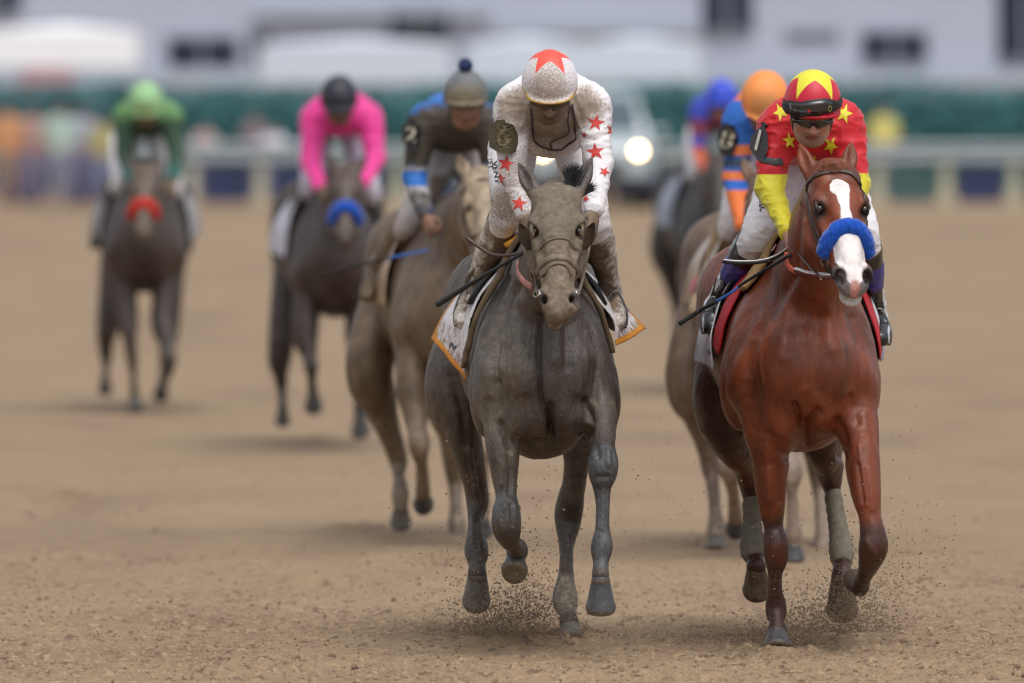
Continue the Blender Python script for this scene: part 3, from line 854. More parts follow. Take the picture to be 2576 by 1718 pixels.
# ------------------------------------------------------------------ the chestnut horse
hoof_brown = material("muddy_brown_hoof", (.105, .074, .047), rough=.6, var=.4, vs=18., bump=.5, bs=80., mott=.3)
chest_hair = material("chestnut_hair", (.22, .085, .045), rough=.5, var=.3, vs=30.)
def paint_chestnut(R):
    V, f = R.V, R.f
    q = V - f.o; t = q @ f.t / f.L; u = q @ f.u / f.k; n = q @ f.n / f.k
    inhead = (t > -.05) & (np.abs(u) < .14) & (n > -.2) & (t < 1.25)
    # blaze in the face's own width and length: star on the forehead, stripe, wide snip to the lips
    w = np.interp(t, [.17, .19, .24, .29, .34, .44, .52, .60, .66, .80, .90, .97, 1.02], [-.02, .014, .036, .040, .024, .019, .021, .034, .058, .060, .050, .030, -.02])
    c = np.interp(t, [.18, .30, .45, .7, 1.], [-.012, -.008, -.006, .0, .0])
    jag = .005 * vnoise(np.stack([t * 9, u * 60, t * 0], -1), 1.6, 3)
    blaze = np.where(inhead & (n > .015), w + jag - np.abs(u - c), -.03)
    muz = np.where(inhead, np.minimum((t - .86) * .35, .03), -.05)
    lip = np.where(inhead & (n < -.026), np.minimum((t - .90) * .4, -.027 - n + .01), -.03)
    pink = np.where(inhead & (n > -.01), .017 - np.sqrt((u / 1.1) ** 2 + ((t - 1.0) * .45) ** 2 + 0 * n), -.02)
    eye = np.where(inhead, .040 - np.sqrt(((t - .385) * .62) ** 2 + (np.abs(u) - .098) ** 2 + (n - .045) ** 2), -.03)
    nost = np.where(inhead, .034 - np.sqrt(((t - .92) * .5) ** 2 + (np.abs(u) - .058) ** 2 * 1.3 + (n - .042) ** 2), -.03)  # shade inside the nostril holes, painted into the colour
    dark = field_of(R, [[(1952, 1340, .14, .075), (1950, 1440, .17, .07), (1951, 1590, .17, .08)], [(2196, 1362, -.14, .08), (2190, 1405, -.05, .08), (2165, 1480, .28, .12)], [(1790, 800, 1.2, .15), (1805, 985, 1.25, .22), (1850, 1110, 1.5, .14), (1890, 1230, 1.6, .10), (1897, 1420, 1.42, .14), (1903, 1450, 1.3, .1)],  # dark points and wet coat, plus the body's shade painted onto the hind thigh
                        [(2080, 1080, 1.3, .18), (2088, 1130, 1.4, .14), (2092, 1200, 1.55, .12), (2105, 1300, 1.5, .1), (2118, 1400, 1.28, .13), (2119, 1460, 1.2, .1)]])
    ears = np.where(t < -.10, .01, -.02)
    wet = vnoise(V * np.array([1, 1, .25]), 14., 5) * .02 - .008 + np.where(V[:, 2] < 1.0, -.01, 0)
    return {"dark": dark, "blaze": blaze, "muz": np.minimum(muz, .02), "lip": lip, "pink": pink, "eye": eye, "nost": nost, "wet": wet}
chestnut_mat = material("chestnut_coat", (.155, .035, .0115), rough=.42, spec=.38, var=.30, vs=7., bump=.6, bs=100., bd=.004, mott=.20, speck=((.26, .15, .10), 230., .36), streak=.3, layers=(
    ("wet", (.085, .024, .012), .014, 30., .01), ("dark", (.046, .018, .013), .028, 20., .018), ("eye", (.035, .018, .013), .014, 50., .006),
    ("muz", (.15, .13, .13), .014, 40., .008), ("blaze", (.68, .63, .61), .0028, 70., .005, .5, 1., .06), ("nost", (.04, .03, .03), .012, 50., .003), ("pink", (.42, .20, .17), .006, 50., .004), ("lip", (.46, .42, .40), .006, 60., .006)))
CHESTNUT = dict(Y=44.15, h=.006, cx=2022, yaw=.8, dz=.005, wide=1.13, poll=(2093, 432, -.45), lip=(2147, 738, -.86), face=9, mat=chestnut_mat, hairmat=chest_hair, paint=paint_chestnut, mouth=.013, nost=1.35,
    neck=[(2035, 800, .42, .17, .36), (2046, 690, .14, .145, .27), (2068, 570, -.14, .112, .20), (2088, 490, -.34, .078, .13), (2093, 462, -.38, .066, .085)],
    ears=[((2042, 445, -.42), (2011, 362, -.36), (-.35, -1, .1)), ((2134, 430, -.42), (2141, 356, -.38), (.45, -1, .1))],
    legs=[
        dict(kind='fore', side=-1, j=[(1928, 1070, .10, 60, 1.3), (1938, 1140, .12, 50, 1.35), (1938, 1205, .13, 42, 1.35), (1942, 1272, .14, 33, 1.3), (1946, 1325, .15, 25, 1.2), (1952, 1368, .14, 33, 1.05), (1952, 1405, .15, 29, 1.05), (1950, 1440, .17, 19, 1.3), (1949, 1488, .19, 19, 1.35), (1952, 1532, .21, 28, 1.1), (1954, 1562, .17, 19, 1.1), (1955, 1588, .15, 24, 1.1)],
             hoof=((1955, 1586, .15, 28), (1956, 1643, .10, 42))),
        dict(kind='fore', side=1, j=[(2150, 1050, .08, 58, 1.3), (2166, 1131, .0, 46, 1.3), (2172, 1194, -.05, 42, 1.3), (2179, 1246, -.09, 35, 1.25), (2187, 1298, -.12, 28, 1.15), (2195, 1345, -.14, 33, 1.0), (2196, 1378, -.13, 37, 1.0), (2190, 1410, -.06, 29, 1.0), (2178, 1440, .06, 21, 1.1), (2168, 1462, .18, 20, 1.2), (2162, 1474, .26, 24, 1.1), (2158, 1466, .33, 19, 1.1)],
             hoof=((2156, 1462, .34, 24), (2150, 1448, .44, 30)), fwd=(0, .1, -1), hmat=hoof_brown),
        dict(kind='hind', side=-1, j=[(1815, 985, 1.35, 72, 1.7), (1838, 1090, 1.42, 52, 1.7), (1868, 1160, 1.5, 31, 1.5), (1888, 1218, 1.58, 29, 1.4), (1892, 1260, 1.58, 22, 1.3), (1893, 1320, 1.52, 21, 1.35), (1893, 1378, 1.44, 29, 1.1), (1899, 1405, 1.41, 21, 1.1), (1902, 1425, 1.38, 25, 1.1)],
             hoof=((1902, 1424, 1.38, 29), (1904, 1490, 1.46, 37)), hmat=hoof_brown),
        dict(kind='hind', side=1, j=[(2070, 1040, 1.3, 66, 1.7), (2080, 1130, 1.42, 44, 1.7), (2088, 1188, 1.5, 33, 1.4), (2095, 1240, 1.5, 19, 1.35), (2104, 1298, 1.45, 20, 1.35), (2112, 1350, 1.38, 23, 1.2), (2117, 1392, 1.3, 28, 1.1), (2119, 1420, 1.26, 21, 1.1), (2119, 1442, 1.22, 26, 1.1)],
             hoof=((2119, 1438, 1.22, 33), (2118, 1545, 1.30, 41)), hmat=hoof_brown),
    ],
    sculpt=[(a, b, c * 1.8) for a, b, c in [([(1925, 960), (1915, 900), (1930, 830), (1920, 760)], 5, .0035), ([(2110, 960), (2118, 900), (2108, 820)], 5, .0035), ([(1925, 1120), (1930, 1190), (1936, 1260)], 4, .003), ([(2160, 1120), (2168, 1190), (2180, 1270)], 4, .003), ([(1900, 860), (1882, 950)], 16, .007), ([(2030, 880), (2030, 960)], 18, -.006), ([(1980, 780), (1975, 900)], 16, .006), ([(2085, 780), (2090, 880)], 16, .006), ([(1942, 1440), (1942, 1500)], 4, .003), ([(1957, 1440), (1957, 1500)], 4, .003), ([(2140, 1000), (2155, 1060)], 12, -.008), ([(1905, 1020), (1895, 1080)], 12, -.006),
        ([(1998, 1020), (2020, 1062), (2056, 1030)], 9, -.014), ([(1972, 1085)], 34, .018), ([(2062, 1052)], 36, .018), ([(2020, 1062), (2030, 1120)], 10, -.010), ([(1940, 1090), (1958, 1130), (1985, 1150)], 12, -.010),
        ([(2108, 1060), (2122, 1110), (2118, 1150)], 12, -.012), ([(1995, 700), (1930, 800), (1890, 900), (1885, 1000)], 14, -.009), ([(2150, 800), (2170, 920), (2165, 1020)], 14, -.009), ([(2060, 800), (2058, 980)], 14, -.006),
        ([(1960, 860), (1945, 960)], 30, .010), ([(2120, 880), (2115, 980)], 28, .010), ([(2015, 520), (2008, 600), (2004, 680)], 8, -.006), ([(2030, 560), (2030, 680)], 10, .006),
        ([(1960, 1180), (1963, 1260)], 6, -.006), ([(2160, 1170), (2172, 1260)], 7, -.005), ([(2185, 1180), (2195, 1280)], 8, .004), ([(1935, 1180), (1938, 1260)], 8, .004), ([(2180, 1360), (2200, 1395)], 8, .004)]])
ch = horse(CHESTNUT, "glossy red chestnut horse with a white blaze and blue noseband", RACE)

for lg, a, b in ((2, 4, 8), (3, 3, 8)): leg_wrap(ch, CHESTNUT['legs'][lg]['j'][a:b])
# ------------------------------------------------------------------ jockeys
SKIN_L = lambda a, b, c: (("blush", a, .02, 30., .004, .5, .6), ("stubble", b, .012, 90., .01, .6, .6), ("lip", c, .004, 60., .002, .45))
skin_mat = material("skin", (.40, .215, .15), rough=.5, spec=.4, var=.16, vs=24., bump=.4, bs=160., layers=SKIN_L((.44, .17, .12), (.20, .13, .10), (.22, .07, .06)))
skin_mud = material("muddy_skin", (.17, .115, .075), rough=.6, spec=.35, var=.35, vs=25., layers=SKIN_L((.19, .12, .08), (.10, .07, .05), (.09, .05, .04)))
lens_mat = material("dark_lens", (.010, .010, .012), rough=.06, spec=.7, var=0, coat=.6)
rubber = material("black_rubber", (.014, .014, .015), rough=.5, spec=.4, var=.1)
white_cloth = material("white_nylon", (.70, .69, .72), rough=.65, spec=.25, var=.05, bump=.25, bs=60.)
iron = material("stirrup_iron", (.20, .20, .20), rough=.35, metal=.8, var=.2)
JOCK = "jockeys crouched over their horses"

def hand(F, w, d, p, s, k=1.):
    """a fist closed on the reins: wrist, direction to the knuckles, palm direction, thumb side"""
    w = np.asarray(w); d = nz(d); p = np.asarray(p, float); p = nz(p - d * (p @ d)); a = np.cross(d, p) * s
    at = lambda x, y, z: w + k * (d * x + a * y + p * z)
    F.add(Chain([(*at(-.01, 0, 0), .028 * k, .021 * k), (*at(.035, 0, -.002), .036 * k, .018 * k), (*at(.075, 0, .002), .039 * k, .016 * k)], a, 3), .012)
    for i, (y, l) in enumerate(((.030, .92), (.0105, 1.0), (-.0095, .96), (-.028, .8))):
        c = [at(.078, y, 0), at(.078 + .030 * l, y, .010), at(.078 + .034 * l, y, .034 * l), at(.070 + .004 * l, y, .044 * l), at(.052, y, .036 * l)]
        r = [.0105, .0098, .0095, .009, .0078]
        F.add(Chain([(*q, z * k, z * k) for q, z in zip(c, r)], a, 3), .004)
    c = [at(.018, .030, .008), at(.045, .046, .022), at(.072, .044, .038), at(.092, .030, .046)]
    F.add(Chain([(*q, z * k, z * k) for q, z in zip(c, (.013, .0125, .0105, .0085))], a, 3), .008)

def face_frame(c, pitch, yaw=0., roll=0.):
    f = Frame(); f.c = np.asarray(c)
    p, y, r = math.radians(pitch), math.radians(yaw), math.radians(roll)
    M = Matrix.Rotation(y, 3, 'Z') @ Matrix.Rotation(r, 3, 'Y') @ Matrix.Rotation(p, 3, 'X')
    f.u, f.n, f.v = (np.array(M @ Vector(q)) for q in ((1, 0, 0), (0, -1, 0), (0, 0, 1)))   # right of the picture, out of the face, up
    f.at = lambda u, n, v: f.c + f.u * u + f.n * n + f.v * v
    f.M = np.array([f.u, f.n, f.v]); return f

def person_head(F, f, k=1.):
    E = lambda u, n, v, r, kk=.02: F.add(Ell(f.at(u * k, n * k, v * k), np.array(r) * k, f.M), kk)
    E(0, -.012, .035, (.074, .092, .088), .02); E(0, .018, -.03, (.060, .066, .075), .04); E(0, .050, -.088, (.030, .026, .022), .035)
    F.add(Chain([(*f.at(-.058 * k, -.005, -.045 * k), .018, .018), (*f.at(-.034 * k, .045 * k, -.085 * k), .018, .018), (*f.at(.034 * k, .045 * k, -.085 * k), .018, .018), (*f.at(.058 * k, -.005, -.045 * k), .018, .018)], f.v, 3), .03)
    for s in (-1, 1):
        E(s * .036, .058, -.022, (.022, .020, .018), .03); E(s * .075, -.012, -.01, (.009, .018, .030), .01); E(s * .030, .074, .022, (.026, .012, .009), .02)
        F.sub(Ell(f.at(s * .030 * k, .086 * k, .002 * k), np.array((.019, .014, .013)) * k, f.M), .014)
        F.add(Ell(f.at(s * .030 * k, .068 * k, .002 * k), np.array((.0125, .0125, .0125)) * k, f.M), .003)
        E(s * .014, .090, -.036, (.011, .011, .009), .007)
    F.add(Chain([(*f.at(0, .078 * k, .012 * k), .010, .010), (*f.at(0, .098 * k, -.018 * k), .011, .012), (*f.at(0, .107 * k, -.032 * k), .0145, .013)], f.u, 3), .012)
    E(0, .080, -.058, (.025, .010, .006), .007); E(0, .077, -.070, (.022, .010, .007), .007)
    F.sub(Chain([(*f.at(-.026 * k, .082 * k, -.064 * k), .003, .003), (*f.at(0, .092 * k, -.063 * k), .004, .003), (*f.at(.026 * k, .082 * k, -.064 * k), .003, .003)], f.v, 2), .005)

def helmet_field(f, k=1.):
    F = Field()
    F.add(Ell(f.at(0, -.010 * k, .040 * k), np.array((.110, .130, .128)) * k, f.M), .01)
    F.cut(f.at(0, .0, .008 * k), -f.v + f.n * .12, .004)
    # the peak: a thin curved tongue in front
    pk = Matrix.Rotation(math.radians(-8), 3, Vector(f.u))
    n2, v2 = np.array(pk @ Vector(f.n)), np.array(pk @ Vector(f.v))
    F.add(Ell(f.at(0, .064 * k, .034 * k), np.array((.096, .078, .0085)) * k, np.array([f.u, n2, v2])), .010)
    F.add(Ell(f.at(0, .062 * k, .028 * k), np.array((.096, .078, .0075)) * k, np.array([f.u, n2, v2])), .004)
    return F

def limb(pts, u=(1, 0, 0), n=4): return Chain([(*p, r, r * (q if q else 1)) for p, r, q in pts], u, n)

def jockey(J, R):
    """J: joints in photo pixels + metres behind the horse's chest; R: the horse he rides"""
    Yc = R.Yc; h = J['h']; k = J.get('k', 1.)
    px = lambda q: P(q[0], q[1], Yc + q[2])
    G = {n: px(v) for n, v in J['j'].items()}
    f = face_frame(px(J['head']), *J['face'])
    F = Field()
    person_head(F, f, k)
    F.add(limb([(f.at(0, -.02, -.05), .050 * k, 0), (G['chest'] + [0, .02, .06], .058 * k, 0)]), .03)
    tor = lambda e: Chain([(*(G['chest'] + [0, -.02, .0]), .145 * k + e, .105 * k + e), (*(G['chest'] * .65 + G['pelvis'] * .35), .14 * k + e, .115 * k + e), (*(G['chest'] * .3 + G['pelvis'] * .7), .125 * k + e, .105 * k + e), (*G['pelvis'], .14 * k + e, .115 * k + e)], (1, 0, 0), 4)
    F.add(tor(-.012), .04)
    sp = {}
    for s, m in (('l', -1), ('r', 1)):
        S_, E_, W_ = G['sh_' + s], G['el_' + s], G['wr_' + s]
        H_, K_, A_, T_ = G['hip_' + s], G['kn_' + s], G['an_' + s], G['toe_' + s]
        F.add(limb([(S_, .056 * k, 0), (S_ * .5 + E_ * .5, .046 * k, 0), (E_, .038 * k, 0), (E_ * .6 + W_ * .4, .038 * k, 0), (W_, .025 * k, .8)]), .03)
        hd = J.get('hand_' + s, W_ - E_); hand(F, W_ + nz(W_ - E_) * .012, hd, J.get('palm_' + s, (-m * .8, .2, -.4)), m * J.get('thumb', -1), .95 * k)
        F.add(limb([(H_, .080 * k, 0), (H_ * .5 + K_ * .5, .072 * k, 0), (K_, .052 * k, 0), (K_ * .65 + A_ * .35, .049 * k, 1.1), (A_, .033 * k, 0), (A_ * .4 + T_ * .6, .034 * k, 0), (T_, .026 * k, 0)]), .03)
    V, Q = F.mesh(max(h, .0055) if h > .008 else .0055, 0, 1)
    d_ = (V - f.c) / k; fu, fn, fv = d_ @ f.u, d_ @ f.n, d_ @ f.v
    on = (np.abs(fu) < .09) & (np.abs(fv) < .16) & (fn > .03) & (fn < .13)
    at = {"lip": np.where(on, .0085 - np.hypot(np.maximum(np.abs(fu) - .020, 0), fv + .064), -.05), "stubble": np.where(on, .034 - np.hypot(fu * .7, fv + .078), -.05), "blush": np.where(on, .020 - np.minimum(np.hypot(np.abs(fu) - .04, fv + .03), np.hypot(fu, fv + .03)), -.05)}
    body = put("person", V, Q, J.get('skin', skin_mat), None, True, at)
    body.location = (0, 0, 0)
    # move the mesh so that its origin lies at the seat
    c = G['pelvis']; body.data.transform(Matrix.Translation(Vector(-c))); body.location = Vector(c)
    tag(body, J['label'], "person", JOCK)
    O = Frame(); O.__dict__.update(root=body, f=f, G=G, px=px, Yc=Yc, J=J, k=k)
    wr = J.get('wrinkle', 1.)
    def cloth(name, F, mat, paint=None, kk=1., infl=0, hh=None, key=None):
        V, Q = F.mesh(hh or h, infl, 2); N = normals(V, Q)
        if wr and kk:
            w = vnoise(V * np.array([1, 1, 2.1]), 17., 41); w2 = vnoise(V * np.array([1.3, 1, 1]), 34., 42)
            V = V + N * (kk * wr * (.0045 * (1 - np.abs(w)) ** 3 + .002 * w2))[:, None]
        if key and key in J: V = sculpt(V, N, J[key], Yc, .4); N = normals(V, Q)
        return V, Q, N, mat
    def layered(name, F, mat, paint, kk=1., hh=None, key=None):
        V, Q, N, mat = cloth(name, F, mat, None, kk, 0, hh, key)
        q = Frame(); q.V, q.N, q.px, q.Yc, q.f, q.G, q.root = V, N, (lambda x, y, d: P(x, y, Yc + d)), Yc, f, G, body
        return put(name, V, Q, mat, body, True, paint(q) if paint else None)
    # silks
    F = Field()
    F.add(tor(.022), .05)
    F.add(Ell(G['chest'] + [0, .0, .05], (.13 * k, .12, .09 * k)), .05)
    if 'belly' in J: F.add(Ell(px(J['belly']), (.135 * k, .16, .085 * k)), .05)
    for s in 'lr':
        S_, E_, W_ = G['sh_' + s], G['el_' + s], G['wr_' + s]
        F.add(limb([(S_ * .75 + G['chest'] * .25, .085 * k, 0), (S_, .080 * k, 0), (S_ * .5 + E_ * .5, .064 * k, 0), (E_, .054 * k, 0)]), .05)
        F.add(limb([(E_, .054 * k, 0), (E_ * .5 + W_ * .5, J.get('cuff', 1.) * .048 * k, 0), (E_ * .06 + W_ * .94, J.get('cuff', 1.) * .038 * k, 0)]), .02)
        F.cut(W_ * .98 + E_ * .02, W_ - E_) if False else None
    F.sub(limb([(f.at(0, -.02, -.06), .066, 0), (f.at(0, .0, -.10), .060, 0)]), .02)
    O.jacket = layered("silks", F, J['silks'], J.get('paint_silks'), 1., None, 'folds')
    # breeches
    F = Field()
    F.add(Chain([(*(G['pelvis'] * .75 + G['chest'] * .25), .145 * k, .12 * k), (*G['pelvis'], .16 * k, .135 * k)], (1, 0, 0), 3), .04)
    for s in 'lr':
        H_, K_, A_ = G['hip_' + s], G['kn_' + s], G['an_' + s]
        F.add(limb([(H_, .098 * k, 0), (H_ * .55 + K_ * .45, .086 * k, 0), (K_, .064 * k, 0), (K_ * .70 + A_ * .30, .052 * k, 0)]), .05)
    O.breeches = layered("breeches", F, J['breeches'], J.get('paint_breeches'), .8, None, 'folds')
    # boots
    for s in 'lr':
        K_, A_, T_ = G['kn_' + s], G['an_' + s], G['toe_' + s]
        F = Field(); b0 = K_ * .90 + A_ * .10
        F.add(limb([(K_ * .97 + A_ * .03, .066 * k, 0), (K_ * .6 + A_ * .4, .060 * k, 1.1), (K_ * .3 + A_ * .7, .045 * k, 1.1), (A_, .040 * k, 1.1)]), .02)
        back = nz(A_ - T_); F.add(limb([(A_ + back * .03 + [0, 0, -.028], .034 * k, 0), (A_ * .4 + T_ * .6, .040 * k, .9), (T_, .033 * k, .8)]), .03)
        F.add(limb([(A_ + back * .045 + [0, 0, -.052], .028 * k, .5), (A_ * .4 + T_ * .6 + [0, 0, -.030], .037 * k, .4), (T_ + [0, 0, -.020], .031 * k, .4)]), .006)
        F.cut(b0, K_ - A_)
        b = layered("boot", F, J['boots'], J.get('paint_boots'), .5)
        setattr(O, 'boot_' + s, b)
    # helmet
    F = helmet_field(f, k)
    for e in J.get('helmet_extra', ()): e(F, f)
    V, Q = F.mesh(min(h, .009), 0, 1); N = normals(V, Q)
    q = Frame(); q.V, q.N, q.f, q.Yc, q.k = V, N, f, Yc, k
    O.helmet = put("helmet", V, Q, J['cap'], body, True, J['paint_cap'](q) if 'paint_cap' in J else None)
    # goggles over the eyes, chin strap
    if J.get('goggles', 1):
        F = Field()
        F.add(Chain([(*f.at(x * k, (.094 - 5.2 * x * x) * k, .000), .021 * k if abs(x) < .05 else .012, .010) for x in np.linspace(-.070, .070, 9)], f.v, 2), .005)
        V, Q = F.mesh(.005, 0, 1); put("goggles", V, Q, J.get('gogmat', lens_mat), body)
    m = MB(); m.tube([f.at(-.080 * k, .0, .01), f.at(-.068 * k, .02, -.06), f.at(-.03 * k, .045 * k, -.107 * k), f.at(.03 * k, .045 * k, -.107 * k), f.at(.068 * k, .02, -.06), f.at(.080 * k, .0, .01)], .006, n=6)
    m.build("chin_strap", J.get('strapmat', rubber), body)
    # reins from the hands to the bit
    bit = [R.f.at(.86, s * .072, -.01) for s in (-1, 1)]
    for i, s in enumerate('lr'):
        w = G['wr_' + s] + nz(G['wr_' + s] - G['el_' + s]) * .09
        if not J.get('reins', 1): continue
        b = bit[i]; c = [w, w * .66 + b * .34 + [0, 0, -.02], w * .33 + b * .67 + [0, 0, -.03], b]
        c = catmull(c, 5); m = MB(); m.tube(c, .0075, n=6, flat=.4); m.build("rein", J.get('reinmat', leather), R.root)
    return O

def stirrups(R, O, mat_leather=leather):
    """saddle with its flaps, leathers and irons; it rests on the horse"""
    J = O.J; loc, sc = R.loc, R.sc
    root = empty("saddle", loc(.72, 0, 1.60), J['saddle_label'], "saddle", "racing saddles under the jockeys")
    F = Field(); M = np.array([R.sv, R.bv, [0, 0, 1.]])
    F.add(Chain([(*loc(.52, 0, 1.625), .09, .03), (*loc(.72, 0, 1.60), .12, .022), (*loc(.92, 0, 1.63), .13, .03)], R.sv, 4), .02)
    V, Q = F.mesh(max(.009, J['h']), 0, 2); put("seat", V, Q, J.get('saddlemat', rubber), root)
    for s, n in ((-1, 'l'), (1, 'r')):
        m = MB(); R_ = []
        for t in np.linspace(0, 1, 6):
            c = loc(.72 - .06 * t, s * (.09 + .15 * t), 1.615 - .25 * t * (.6 + .4 * t))
            hh, nn, _, _ = R.tree.find_nearest(Vector(c))
            if (Vector(c) - hh).dot(nn) < .016 or t > .3: c = np.array(hh + nn * .016)
            w = .12 - .03 * t
            o_ = R.sv * s * .010
            R_.append([c - R.bv * w + o_, c - R.bv * w * .4 + o_ * 2, c + R.bv * w * .4 + o_ * 2, c + R.bv * w + o_, c + R.bv * w * .9, c - R.bv * w * .9])
        m.rings(R_); m.build("flap", J.get('saddlemat', rubber), root)
        A_, T_ = O.G['an_' + n], O.G['toe_' + n]
        tr = A_ * .40 + T_ * .60; top = tr + np.array([0, .0, .066]); so = tr + np.array([0, 0, -.050])
        ax = nz(np.cross(T_ - A_, [0, 0, 1.])); w = .046
        m = MB(); m.tube(catmull([so - ax * w * .8, so - ax * w, tr - ax * w, top - ax * w * .45, top + [0, 0, .02], top + ax * w * .45, tr + ax * w, so + ax * w, so + ax * w * .8], 3), .0045, n=6)
        m.box(so, (.09, .035, .010), np.array([ax, nz(T_ - A_), np.cross(ax, nz(T_ - A_))]))
        m.build("stirrup_iron", iron, root)
        m = MB(); up = loc(.66, s * .19, 1.56); m.tube(catmull([top + [0, 0, .02], top * .5 + up * .5 + R.sv * s * .03, up], 4), .010, n=6, flat=.3, nrm=None); m.build("stirrup_leather", mat_leather, root)
    return root

def cloth_sheet(name, R, rows, mat, label, cat, group=None, attrs=None, th=.004, n=14, parent=None):
    """a cloth over the back: rows of (back, side, z) from one hem over the spine to the other hem"""
    A = [catmull(r, n) for r in rows]
    A = np.array(A); m0, k0 = A.shape[:2]
    # across the rows, too
    B = np.array([catmull(A[:, j], 4) for j in range(k0)]).transpose(1, 0, 2)
    W = np.array([[R.loc(*p) for p in r] for r in B])
    # keep it outside the horse
    off = np.zeros(W.shape)
    flat = W.reshape(-1, 3)
    for i, p in enumerate(flat):
        h, nn, _, d = R.tree.find_nearest(Vector(p))
        if h is not None:
            s = (Vector(p) - h).dot(nn)
            if s < .014: flat[i] = np.array(h + nn * .014)
    W = flat.reshape(W.shape)
    r, c = W.shape[:2]
    V = W.reshape(-1, 3)
    V = V + .004 * np.stack([vnoise(V, 11., 51), vnoise(V, 11., 52), vnoise(V, 11., 53) * .5], -1)
    i = np.arange(r - 1)[:, None] * c + np.arange(c - 1)[None]
    Q = np.stack([i, i + 1, i + c + 1, i + c], -1).reshape(-1, 4)
    N = normals(V, Q)
    if np.mean(N[:, 2]) < 0: Q = Q[:, ::-1]; N = -N
    nv = len(V); V2 = np.vstack([V + N * th, V])
    ed = [(a, a + 1) for a in range(c - 1)] + [((r - 1) * c + a + 1, (r - 1) * c + a) for a in range(c - 1)] + [((a + 1) * c, a * c) for a in range(r - 1)] + [(a * c + c - 1, (a + 1) * c + c - 1) for a in range(r - 1)]
    Q2 = np.vstack([Q, Q[:, ::-1] + nv, np.array([(b, a, a + nv, b + nv) for a, b in ed])])
    ii, jj = np.divmod(np.arange(nv), c)
    e = np.minimum.reduce([jj, c - 1 - jj]) ; arc = np.concatenate([np.zeros((r, 1)), np.cumsum(np.linalg.norm(np.diff(W, axis=1), axis=2), 1)], 1)
    hem = np.minimum(arc, arc[:, -1:] - arc)
    row = np.concatenate([np.zeros((1, c)), np.cumsum(np.linalg.norm(np.diff(W, axis=0), axis=2), 0)], 0)
    fr, re = row, row[-1:] - row
    at = {"hem": np.tile(hem.ravel(), 2), "front": np.tile(fr.ravel(), 2), "rear": np.tile(re.ravel(), 2)}
    if attrs: at = {k_: fn(at) for k_, fn in attrs.items()}
    if parent is not None: return put(name, V2, Q2, mat, parent, True, at)
    o = put(name, V2, Q2, mat, None, True, at)
    c0 = R.loc(.72, 0, 1.6); o.data.transform(Matrix.Translation(Vector(-c0))); o.location = Vector(c0)
    return tag(o, label, cat, group)

def rod(name, px_pts, radii, mats_bands, label, cat, Ys, parts):
    """a whip: a tapered rod with bands; parts: (name, t0, t1, material)"""
    pts = catmull([P(x, y, Y) for (x, y), Y in zip(px_pts, Ys)], 10)
    rr = np.interp(np.linspace(0, 1, len(pts)), np.linspace(0, 1, len(radii)), radii)
    root = empty(name, pts[0], label, cat, "whips in the jockeys' hands")
    for nm, t0, t1, mat in parts:
        i0, i1 = int(t0 * (len(pts) - 1)), int(t1 * (len(pts) - 1))
        m = MB(); m.tube(pts[i0:i1 + 1], rr[i0:i1 + 1], n=8); m.build(nm, mat, root)
    return root
# ------------------------------------------------------------------ the jockey in white with red stars
MUD = (.155, .110, .072)
def star_cap(q, back, R_):
    """five-pointed star printed over the crown: signed distance in metres"""
    f = q.f; d = (q.V - f.at(0, -.010, .04)); u, n, v = d @ f.u, d @ f.n, d @ f.v
    c, s = math.cos(back), math.sin(back)
    tn, tv = n * c + v * s, v * c - n * s
    r = np.hypot(u, tn) + 1e-9; th = np.arctan2(r, tv) * .122
    return polysd(np.stack([u / r * th, tn / r * th], -1), [(R_ * (1 if i % 2 else .43) * math.sin(i * math.pi / 5), R_ * (1 if i % 2 else .43) * math.cos(i * math.pi / 5)) for i in range(10)])
def paint_white(q):
    V = q.V; p = PX(V)
    m = vnoise(V, 8., 61) * .10
    a = polysd(p, [(1250, 250), (1320, 205), (1345, 260), (1345, 330), (1300, 345), (1250, 300)]) * .004
    b = polysd(p, [(1330, 255), (1430, 255), (1430, 360), (1380, 395), (1320, 350)]) * .003
    c = polysd(p, [(1420, 240), (1480, 215), (1510, 270), (1470, 310), (1425, 330)]) * .003
    d = polysd(p, [(1260, 370), (1330, 380), (1340, 560), (1270, 560)]) * .0015
    fr = np.where(q.N[:, 1] < .2, 0, -.12)
    return {"mud": np.maximum.reduce([np.clip(a, -.1, .05), np.clip(b, -.1, .05), np.clip(c, -.1, .04), np.clip(d, -.1, .0), V[:, 0] * 0 - .085]) + m + fr}
white_silks = material("muddied_white_silks", (.72, .70, .72), rough=.55, spec=.3, var=.04, bump=.2, bs=70., layers=(("mud", (.42, .36, .32), .10, 14., .12), ("mud", (.20, .145, .10), .09, 120., .34, .7, .75)))
def paint_whitebr(q):
    p = PX(q.V); m = vnoise(q.V, 9., 62) * .06
    a = polysd(p, [(1240, 470), (1340, 440), (1350, 600), (1230, 600)]) * .002
    return {"mud": np.clip(a, -.07, .03) + m - .02}
white_breech = material("muddied_breeches", (.72, .70, .72), rough=.6, spec=.25, var=.04, bump=.2, bs=70., layers=(("mud", (.44, .37, .31), .08, 16., .10), ("mud", MUD, .07, 130., .30, .7, .7)))
def paint_whitecap(q):
    f = q.f; d = q.V - f.c
    st = star_cap(q, math.radians(8), .112); v = d @ f.v; n = d @ f.n
    band = .010 - np.abs(v - .030 + .10 * np.maximum(n, 0) * 0)
    mud = .030 - np.abs(n - .09) * .30 - np.maximum(np.abs(d @ f.u) - .045, 0) * 1.3 + vnoise(q.V, 12., 63) * .03; rim = np.where((v < .034) & (n > .02), 1, 0)
    return {"star": st, "gold": np.where(n > -.02, .0065 - np.abs(v - (.040 - .06 * np.maximum(np.abs(d @ f.u) - .02, 0))), -.02), "mud": np.minimum(mud, .03) - np.where(st > 0, .07, 0) - np.where(rim, .12, 0)}
